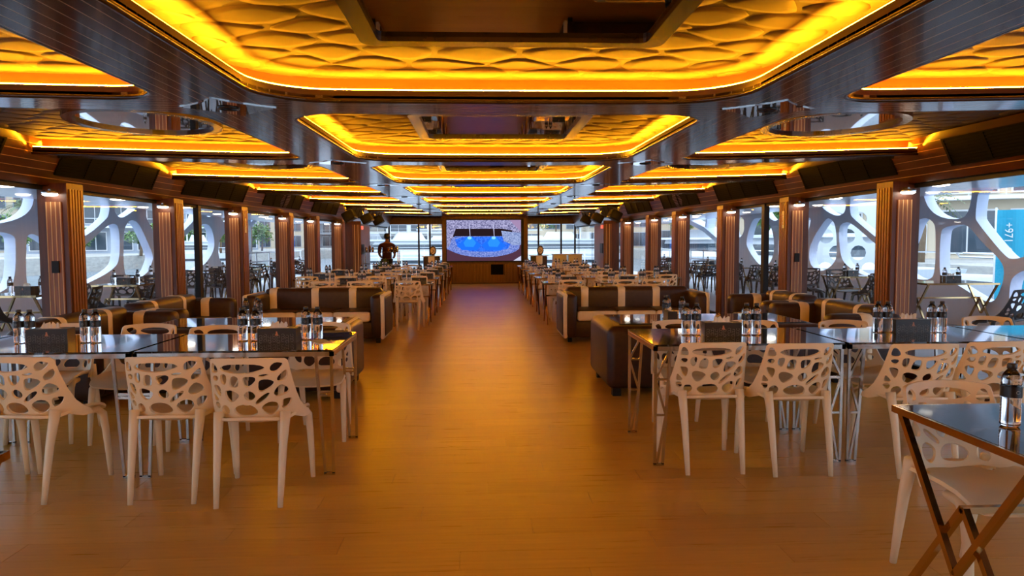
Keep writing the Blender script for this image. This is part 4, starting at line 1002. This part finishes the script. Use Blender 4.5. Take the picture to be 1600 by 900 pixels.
for s, sn, P in ((-1, 'left', [(23.5, .6), (23.3, 1.4), (23.6, 2.0), (24.3, 2.26), (25.8, 2.5), (27.5, 2.65), (30, 2.75)]), (1, 'right', [(21.2, .6), (21.9, 1.05), (22.85, 1.48), (24.2, 1.86), (26.1, 2.2), (28, 2.4), (31, 2.6)])):
    ar = empty('lattice_arch', (s*7.8, P[0][0], 0)); tag(ar, f'white sweeping arch at the end of the {sn} lattice screen', 'arch')
    Q = [(0, y-P[0][0], z) for y, z in P]; mb = MB()
    for a, b in zip(Q, Q[1:]): mb.bar(a, b, .42, .16, (1, 0, 0) if False else (0, 0, 1))
    mb.build('arch_band', 'lattice', ar)
    for i in (3, 4, 5): MB().bar(Q[i], (0, Q[i][1]-.5, 3.3), .3, .14).build('strut', 'lattice', ar)
for s, sn in ((-1, 'left'), (1, 'right')):
    x0, x1 = sorted((s*4.5, s*8.1))
    tag(MB().box(x0, x1, Y0, 30, -.3, .08).build('deck_'+sn, 'deck'), f'grey outer deck along the {sn} side of the boat', 'deck', kind='structure')
    x0, x1 = sorted((s*4.55, s*7.6))
    tag(MB().box(x0, x1, Y0, 28, 2.2, 2.3).build('deck_ceiling_'+sn, 'soffout'), f'white glossy ceiling over the {sn} outer deck', 'ceiling', kind='structure')
    for i, y in enumerate((6.4, 9.2, 12.0, 14.6, 17.2, 19.8, 22.4)):
        lp = empty('deck_lamp', (s*6.0, y, 2.2)); tag(lp, f'round white lamp under the {sn} deck ceiling, {ORD[i]} from the camera', 'lamp', 'lamps under the deck ceilings')
        MB().lathe([(.13, -.03), (.15, -.02), (.15, 0)], 18).build('rim', 'steel', lp, True); MB().lathe([(.04, -.05), (.11, -.04), (.125, -.028)], 18).build('diffuser', 'lamp', lp, True)
    rl = empty('deck_railing', (s*7.55, 21, .08)); tag(rl, f'white tube railing beyond the {sn} lattice end', 'railing')
    for zz in (.45, .75, 1.05): MB().tube([(0, 1.5, zz), (0, 9, zz)], .022, 8).build('rail', 'white', rl, True)
    for q in range(6): MB().tube([(0, 1.6+q*1.45, 0), (0, 1.6+q*1.45, 1.05)], .025, 8).build('post', 'white', rl, True)
# outdoor tables with black chairs
SETS = {-1: [(-5.85, 9.25, 4), (-5.66, 11.4, 5), (-6.1, 13.6, 1), (-5.9, 15.8, 1), (-6.0, 18.0, 1), (-5.8, 20.2, 1), (-5.9, 22.4, 1)], 1: [(6.98, 10.4, 2), (6.55, 12.5, 3), (6.3, 14.9, 1), (6.1, 17.0, 1), (6.2, 19.1, 1), (6.0, 21.2, 1), (6.1, 23.3, 1)]}
for s, sn in ((-1, 'left'), (1, 'right')):
    for i, (x, y, ty) in enumerate(SETS[s]):
        w = f'{ORD[i]} from the camera on the {sn} deck'
        xtable('xl' if ty == 2 else 'xs', .54 if ty == 2 else .335, .33, x, y, f'small dark deck table, {w}', f'tables on the {sn} deck', .08)
        g = f'black chairs on the {sn} deck'
        if ty == 4: cs = [(-.05, -.68, .15, 'near'), (.62, .12, PI/2+.3, 'inner')]
        elif ty == 5: cs = [(.12, -1.0, -.75, 'near'), (.6, -.12, PI/2-.2, 'inner'), (.05, .62, PI, 'far')]
        elif ty == 2: cs = [(-.70, .45, -PI/2-.5, 'inner'), (-1.1, -2.6, .5, 'near')]
        elif ty == 3: cs = [(-.55, .35, -PI/2-.4, 'inner'), (.1, -.6, .2, 'near'), (.2, .65, PI, 'far')]
        else: cs = [(-.30, -.6, .1, 'near outer' if s < 0 else 'near inner'), (.30, -.62, -.1, 'near inner' if s < 0 else 'near outer'), (0, .6, PI, 'far')]
        for dx, dy, rz, nm in cs: chair('chairb', x+dx, y+dy, rz, f'black cut-out chair, {nm} side, {ORD[i]} table on the {sn} deck', g, .08)
        bottle(x-.12, y-.08, .08+TB, f'water bottle on deck table, {w}', f'bottles on the {sn} deck'); bottle(x+.18, y+.05, .08+TB, f'right water bottle on deck table, {w}', f'bottles on the {sn} deck')
        box(x+.03, y, .08+TB, f'black tissue box on deck table, {w}', f'tissue boxes on the {sn} deck', jr.uniform(-.4, .4))
# foredeck beyond the glazed doors
tag(MB().box(-7.5, 7.5, 26.6, 40, -.3, 0).build('deck_front', 'deck'), 'pale foredeck beyond the glazed doors', 'deck', kind='structure')
for s, sn in ((-1, 'left'), (1, 'right')):
    rl = empty('bow_railing', (s*3.2, 33, 0)); tag(rl, f'white railing on the foredeck seen through the {sn} doors', 'railing', 'foredeck railings')
    for zz in (.4, .75, 1.1): MB().tube([(-2.6, 0, zz), (2.6, 0, zz)], .03, 8).build('rail', 'white', rl, True)
    for q in range(6): MB().tube([(-2.6+q*1.04, 0, 0), (-2.6+q*1.04, 0, 1.1)], .03, 8).build('post', 'white', rl, True)
    t = xtable('xs', .335, .33, s*2.9, 29.0, f'folding table on the foredeck seen through the {sn} doors', 'foredeck tables')
# ---------------------------------------------------------------- harbour
wm = mat('harbour_water', (.16, .20, .23), .18, spec=.5); t = NT(wm); nz = t.add('ShaderNodeTexNoise'); nz.inputs['Scale'].default_value = .9; nz.inputs['Detail'].default_value = 4
t.l.new(t.add('ShaderNodeNewGeometry').outputs['Position'], nz.inputs['Vector']); bp = t.add('ShaderNodeBump'); bp.inputs['Strength'].default_value = .6; bp.inputs['Distance'].default_value = .4; t.l.new(nz.outputs[0], bp.inputs['Height']); t.l.new(bp.outputs[0], bsdf(wm).inputs['Normal'])
tag(MB().quad((-600, -100, -1.3), (600, -100, -1.3), (600, 700, -1.3), (-600, 700, -1.3)).build('water', wm), 'calm grey-green harbour water around the boat', 'water', kind='structure')
M['stone'] = grain(mat('quay_stone', (.4, .38, .35), .8), lin(150, 148, 142), lin(178, 174, 166), (1, 1, 3), space='POS', nscale=1.5)
def quay(name, pts, z, label): 
    tag(MB().prism(pts, -2, z).build(name, 'stone'), label, 'quay', kind='structure')
quay('quay_left', [(-40, 62), (-300, 62), (-300, 420), (-34, 420), (-34, 140)][::-1], .2, 'pale stone quay across the water on the left')
quay('quay_right', [(26, 26), (300, 26), (300, 300), (40, 300), (26, 120)], .1, 'pale stone quay across the water on the right')
quay('quay_front', [(-30, 130), (38, 130), (38, 300), (-30, 300)], .2, 'stone quay straight ahead beyond the bow')
M['wallbeige'] = grain(mat('beige_render', (.5, .42, .32), .8), lin(190, 176, 152), lin(204, 190, 168), space='POS', nscale=.4)
M['wallgrey'] = grain(mat('blue_grey_cladding', (.3, .33, .37), .6), lin(140, 150, 164), lin(164, 172, 184), space='POS', nscale=.4)
M['winglass'] = mat('dark_window', (.03, .045, .06), .08, spec=.8); M['redwall'] = mat('maroon_cladding', lin(90, 48, 48), .7)
def building(loc, rz, Wd, Dp, floors, fh, m, label, style, bays):
    r = empty('waterfront_building', loc, rz); h = Wd/2
    MB().box(-h, h, 0, Dp, 0, floors*fh).build('wall', m, r)
    MB().box(-h-.3, h+.3, -.3, Dp+.3, floors*fh, floors*fh+.5).build('roof', 'offwhite', r)
    bw = Wd/bays
    for f in range(floors):
        z = f*fh
        if style == 'balcony' and f > 0:
            MB().box(-h, h, -1.6, 0, z-.15, z+.12).build('balcony_slab', 'white', r)
            rr = MB(); rr.bar((-h, -1.55, z+1.1), (h, -1.55, z+1.1), .07)
            for q in range(bays*2+1): x = -h+q*Wd/(bays*2); rr.bar((x, -1.55, z+.1), (x, -1.55, z+1.1), .06)
            rr.build('balustrade', 'white', r)
        for q in range(bays):
            x = -h+bw*(q+.5); wv = bw*(.36 if style != 'balcony' else .42)
            w_ = MB().box(x-wv, x+wv, -.12, -.02, z+.35, z+fh*.82).build('window', 'offwhite' if style != 'tower' else 'wallgrey', r)
            MB().box(x-wv+.12, x-.05, -.16, -.11, z+.47, z+fh*.79).build('pane', 'winglass', w_); MB().box(x+.05, x+wv-.12, -.16, -.11, z+.47, z+fh*.79).build('pane', 'winglass', w_)
    tag(r, label, 'building'); return r
def polar(px, dist):   # direction given as horizontal slope
    a = math.atan((px-752)/1110); return (math.sin(a)*dist, math.cos(a)*dist)
def bface(px, dist): 
    a = math.atan((px-752)/1110); return -a
for px, dist, Wd, fl_, fh, m_, lb, stl, bays in (
    (10, 150, 16, 8, 3.2, 'wallgrey', 'grey glass apartment tower at the far left of the left bank', 'tower', 6),
    (58, 134, 9, 8, 3.2, 'wallbeige', 'beige apartment block beside the grey tower, left bank', 'tower', 3),
    (205, 112, 22, 6, 3.6, 'wallgrey', 'white balconied waterfront block behind the left lattice', 'balcony', 7),
    (318, 150, 22, 7, 3.6, 'wallgrey', 'pale balconied block seen past the black door mullion', 'balcony', 6),
    (420, 190, 26, 6, 4, 'wallbeige', 'beige block across the water, left of the fourth column', 'tower', 7),
    (505, 215, 30, 6, 4, 'wallgrey', 'grey block far across the water, left side', 'balcony', 6),
    (640, 200, 34, 5, 4, 'offwhite', 'white block ahead seen through the left doors', 'balcony', 6),
    (880, 170, 30, 5, 4, 'wallbeige', 'beige block ahead seen through the right doors', 'tower', 6),
    (1000, 152, 22, 5, 4, 'wallbeige', 'beige block behind the palms on the right bank', 'tower', 5),
    (1110, 122, 20, 4, 4, 'wallbeige', 'beige terrace block beyond the right arch', 'tower', 4),
    (1215, 104, 16, 4, 4, 'wallbeige', 'beige block between the right lattice openings', 'tower', 4),
    (1340, 80, 20, 4, 4, 'wallbeige', 'beige shopfront block behind the right lattice', 'tower', 5),
    (1530, 62, 22, 4, 4.4, 'wallbeige', 'beige shopfront block at the right edge with dark windows', 'balcony', 5)):
    x, y = polar(px, dist); building((x, y, .1 if px > 1000 else .2), bface(px, dist), Wd, 12, fl_, fh, m_, lb, stl, bays)
# palms and trees
def palm(loc, h, label, rnd):
    r = empty('palm_tree', loc); MB().tube([(0, 0, 0), (.1, 0, h*.5), (0, .1, h)], [.22, .17, .15], 8).build('trunk', 'bark', r, True)
    mb = MB()
    for q in range(20):
        a = q*2.4; el = rnd.uniform(-.1, 1.1); L = rnd.uniform(2.0, 2.7); d = Vector((math.cos(a), math.sin(a), 0)); sd = Vector((-math.sin(a), math.cos(a), 0)); pp_ = []
        for k in range(8):
            t_ = k/7; pp_.append(Vector((0, 0, h))+d*L*t_*math.cos(el*.6)+Vector((0, 0, L*t_*math.sin(el)-1.5*t_*t_)))
        for k in range(7):
            A, B = pp_[k], pp_[k+1]; w_ = .42*math.sin(PI*(.12+.86*(k+.5)/7))
            for sg in (-1, 1):
                for u in (0, .5):
                    c_ = A+(B-A)*u; mb.poly([c_, c_+(B-A)*.4, c_+(B-A)*.55+sd*sg*w_-Vector((0, 0, .25*w_))])
    mb.build('fronds', 'palm', r); tag(r, label, 'palm tree', 'palms on the banks')
def tree(loc, h, R, label, rnd):
    r = empty('broadleaf_tree', loc); MB().tube([(0, 0, 0), (.1, .05, h*.5), (0, 0, h*.8)], [.18, .14, .06], 7).build('trunk', 'bark', r, True)
    mb = MB()
    for _ in range(7): leaves(mb, (rnd.uniform(-.5, .5)*R, rnd.uniform(-.5, .5)*R, h*.68+rnd.uniform(-.3, .4)*R), (R*.6, R*.6, R*.5), 130, .22, rnd)
    mb.build('foliage', 'leaf', r); tag(r, label, 'tree', 'trees on the banks')
rn = random.Random(21)
for px, dist, h, lb in ((58, 96, 5.6, 'feathery palm on the left bank beside the first column'), (398, 120, 6, 'palm on the left bank past the third column'), (1290, 72, 5.2, 'palm behind the right lattice near the second column'), (1455, 51, 4.0, 'palm right of the first right column'), (1050, 112, 6, 'palm on the right bank under the arch'), (1100, 92, 5, 'second palm on the right bank under the arch'), (1168, 78, 5, 'palm beyond the right door mullion')):
    x, y = polar(px, dist); palm((x, y, .1), h, lb, rn)
for px, dist, h, R, lb in ((52, 90, 3.6, 2.0, 'round tree under the palm on the left bank'), (8, 92, 4, 2.3, 'round tree at far left of the left bank'), (140, 92, 2.8, 1.5, 'round tree before the balconied block'), (262, 92, 3.4, 1.8, 'smaller round tree right of the second column'), (232, 90, 2.8, 1.4, 'low round tree right of the balconied block'), (290, 100, 3.6, 2.0, 'round tree behind the black door mullion'), (352, 104, 4, 2.2, 'round tree left of the third column'), (415, 130, 4.4, 2.6, 'round tree by the left railing'), (868, 140, 9.0, 3.6, 'bright green tree seen through the right doors'), (1072, 98, 5, 2.0, 'round tree behind the right arch'), (1210, 62, 4.5, 2.2, 'round tree behind the right lattice'), (1262, 76, 3.8, 1.8, 'round tree behind the white lattice boat')):
    x, y = polar(px, dist); tree((x, y, .1), h, R, lb, rn)
# moored yachts
def yacht(px, dist, rz, L, label):
    x, y = polar(px, dist) if px > 0 else (-px, dist); r = empty('moored_yacht', (x, y, -1.3), rz); h = L/2
    def hull(z0, z1, w0, w1, l0, l1):
        P0 = [(-l0, -w0), (l0*.55, -w0), (l0, 0), (l0*.55, w0), (-l0, w0)]; P1 = [(-l1, -w1), (l1*.55, -w1), (l1, 0), (l1*.55, w1), (-l1, w1)]
        mb = MB(); mb.v = [(a, b_, z0) for a, b_ in P0]+[(a, b_, z1) for a, b_ in P1]; mb.f = [(4, 3, 2, 1, 0), (5, 6, 7, 8, 9)]+[(i, (i+1) % 5, 5+(i+1) % 5, 5+i) for i in range(5)]; return mb
    w = L*.14
    hull(0, 1.7, w*.85, w, h*.92, h).build('hull', 'white', r); hull(.9, 1.15, w*.965, w*.985, h*.97, h*.975).build('hull_band', 'winglass', r)
    hull(1.7, 2.9, w*.8, w*.7, h*.62, h*.52).build('cabin', 'white', r); hull(2.1, 2.6, w*.785, w*.745, h*.59, h*.55).build('cabin_windows', 'winglass', r)
    hull(2.9, 3.05, w*.85, w*.85, h*.6, h*.6).build('flybridge', 'white', r); hull(3.05, 3.7, w*.5, w*.4, h*.25, h*.18).build('wheelhouse', 'white', r)
    for sx in (-1, 1): MB().bar((-h*.3, sx*w*.6, 3.05), (-h*.3, sx*w*.5, 4.4), .12).build('arch_post', 'white', r)
    MB().box(-h*.55, h*.15, -w*.65, w*.65, 4.4, 4.52).build('hardtop', 'white', r)
    for sx in (-1, 1): MB().tube([(-h*.9, sx*w*.95, 2.3), (h*.5, sx*w*.95, 2.3), (h*.93, sx*.1, 2.35)], .03, 6).build('rail', 'steel', r)
    tag(r, label, 'yacht', 'moored yachts'); return r
yacht(-15.0, 33, PI*.5+.05, 16, 'white yacht moored behind the second right window bay'); yacht(-14.5, 15, PI*.5-.05, 14, 'white yacht moored behind the first right window bay')
yacht(1090, 60, PI*.5-.4, 18, 'white yacht beyond the right arch'); yacht(640, 66, .2, 12, 'white yacht ahead seen through the left doors'); yacht(872, 66, PI+.15, 12, 'white yacht ahead seen through the right doors')
yacht(690, 96, .05, 12, 'far white yacht ahead behind the left podium'); yacht(835, 100, .1, 12, 'far white yacht ahead behind the right podium'); yacht(318, 84, .4, 7, 'small white boat across the water on the left')
# neighbouring boat's white ring panel
rp = empty('ring_panel_boat', (11.4, 21.8, 0), -.45); tag(rp, 'white ring-pierced panel of the neighbouring dinner boat', 'boat panel')
hs = []
for j in range(4):
    for i in range(2 if j % 2 else 3):
        cx, c2, rr_ = -.62+i*.62+(.31 if j % 2 else 0), .55+j*.52, .22
        hs.append([(cx+rr_*math.cos(t_*PI/6), c2+rr_*1.05*math.sin(t_*PI/6)) for t_ in range(12)])
link('panel', panel([(-1.0, 0), (1.0, 0), (.95, 2.6), (-.7, 2.6)], hs, lambda u, v: (u, 0, v), .14, None, 'panel', (0, 1, 0)), 'white', rp); MB().box(-1.2, 1.2, .1, 1.4, -1.4, .05).build('hull', 'white', rp); MB().box(-1.1, 1.1, .0, 1.3, 2.6, 2.8).build('canopy', 'white', rp)
# turquoise banner on the quay side of the right deck
bn = empty('banner', (*polar(1606, 17.5), -.3), -.55); tag(bn, 'turquoise upright banner with white lettering at the right edge', 'banner')
mb = MB(); n = 12
for i in range(n): a, b_ = i/n, (i+1)/n; f = lambda t_: .04*math.sin(t_*9); mb.quad((-.32+.64*a, f(a), 0), (-.32+.64*b_, f(b_), 0), (-.32+.64*b_, f(b_), 2.35), (-.32+.64*a, f(a), 2.35))
ma = mat('turquoise_cloth', lin(36, 150, 176), .7); mb.build('cloth', ma, bn, True)
for sx in (-.33, .33): MB().tube([(sx, 0, -.6), (sx, 0, 2.4)], .018, 8).build('pole', 'white', bn, True)
to = text('lettering', '+971 4 551', .2, 'white', bn, 'LEFT'); to.location = (-.12, -.06, 2.1); to.rotation_euler = (PI/2, PI/2, 0)
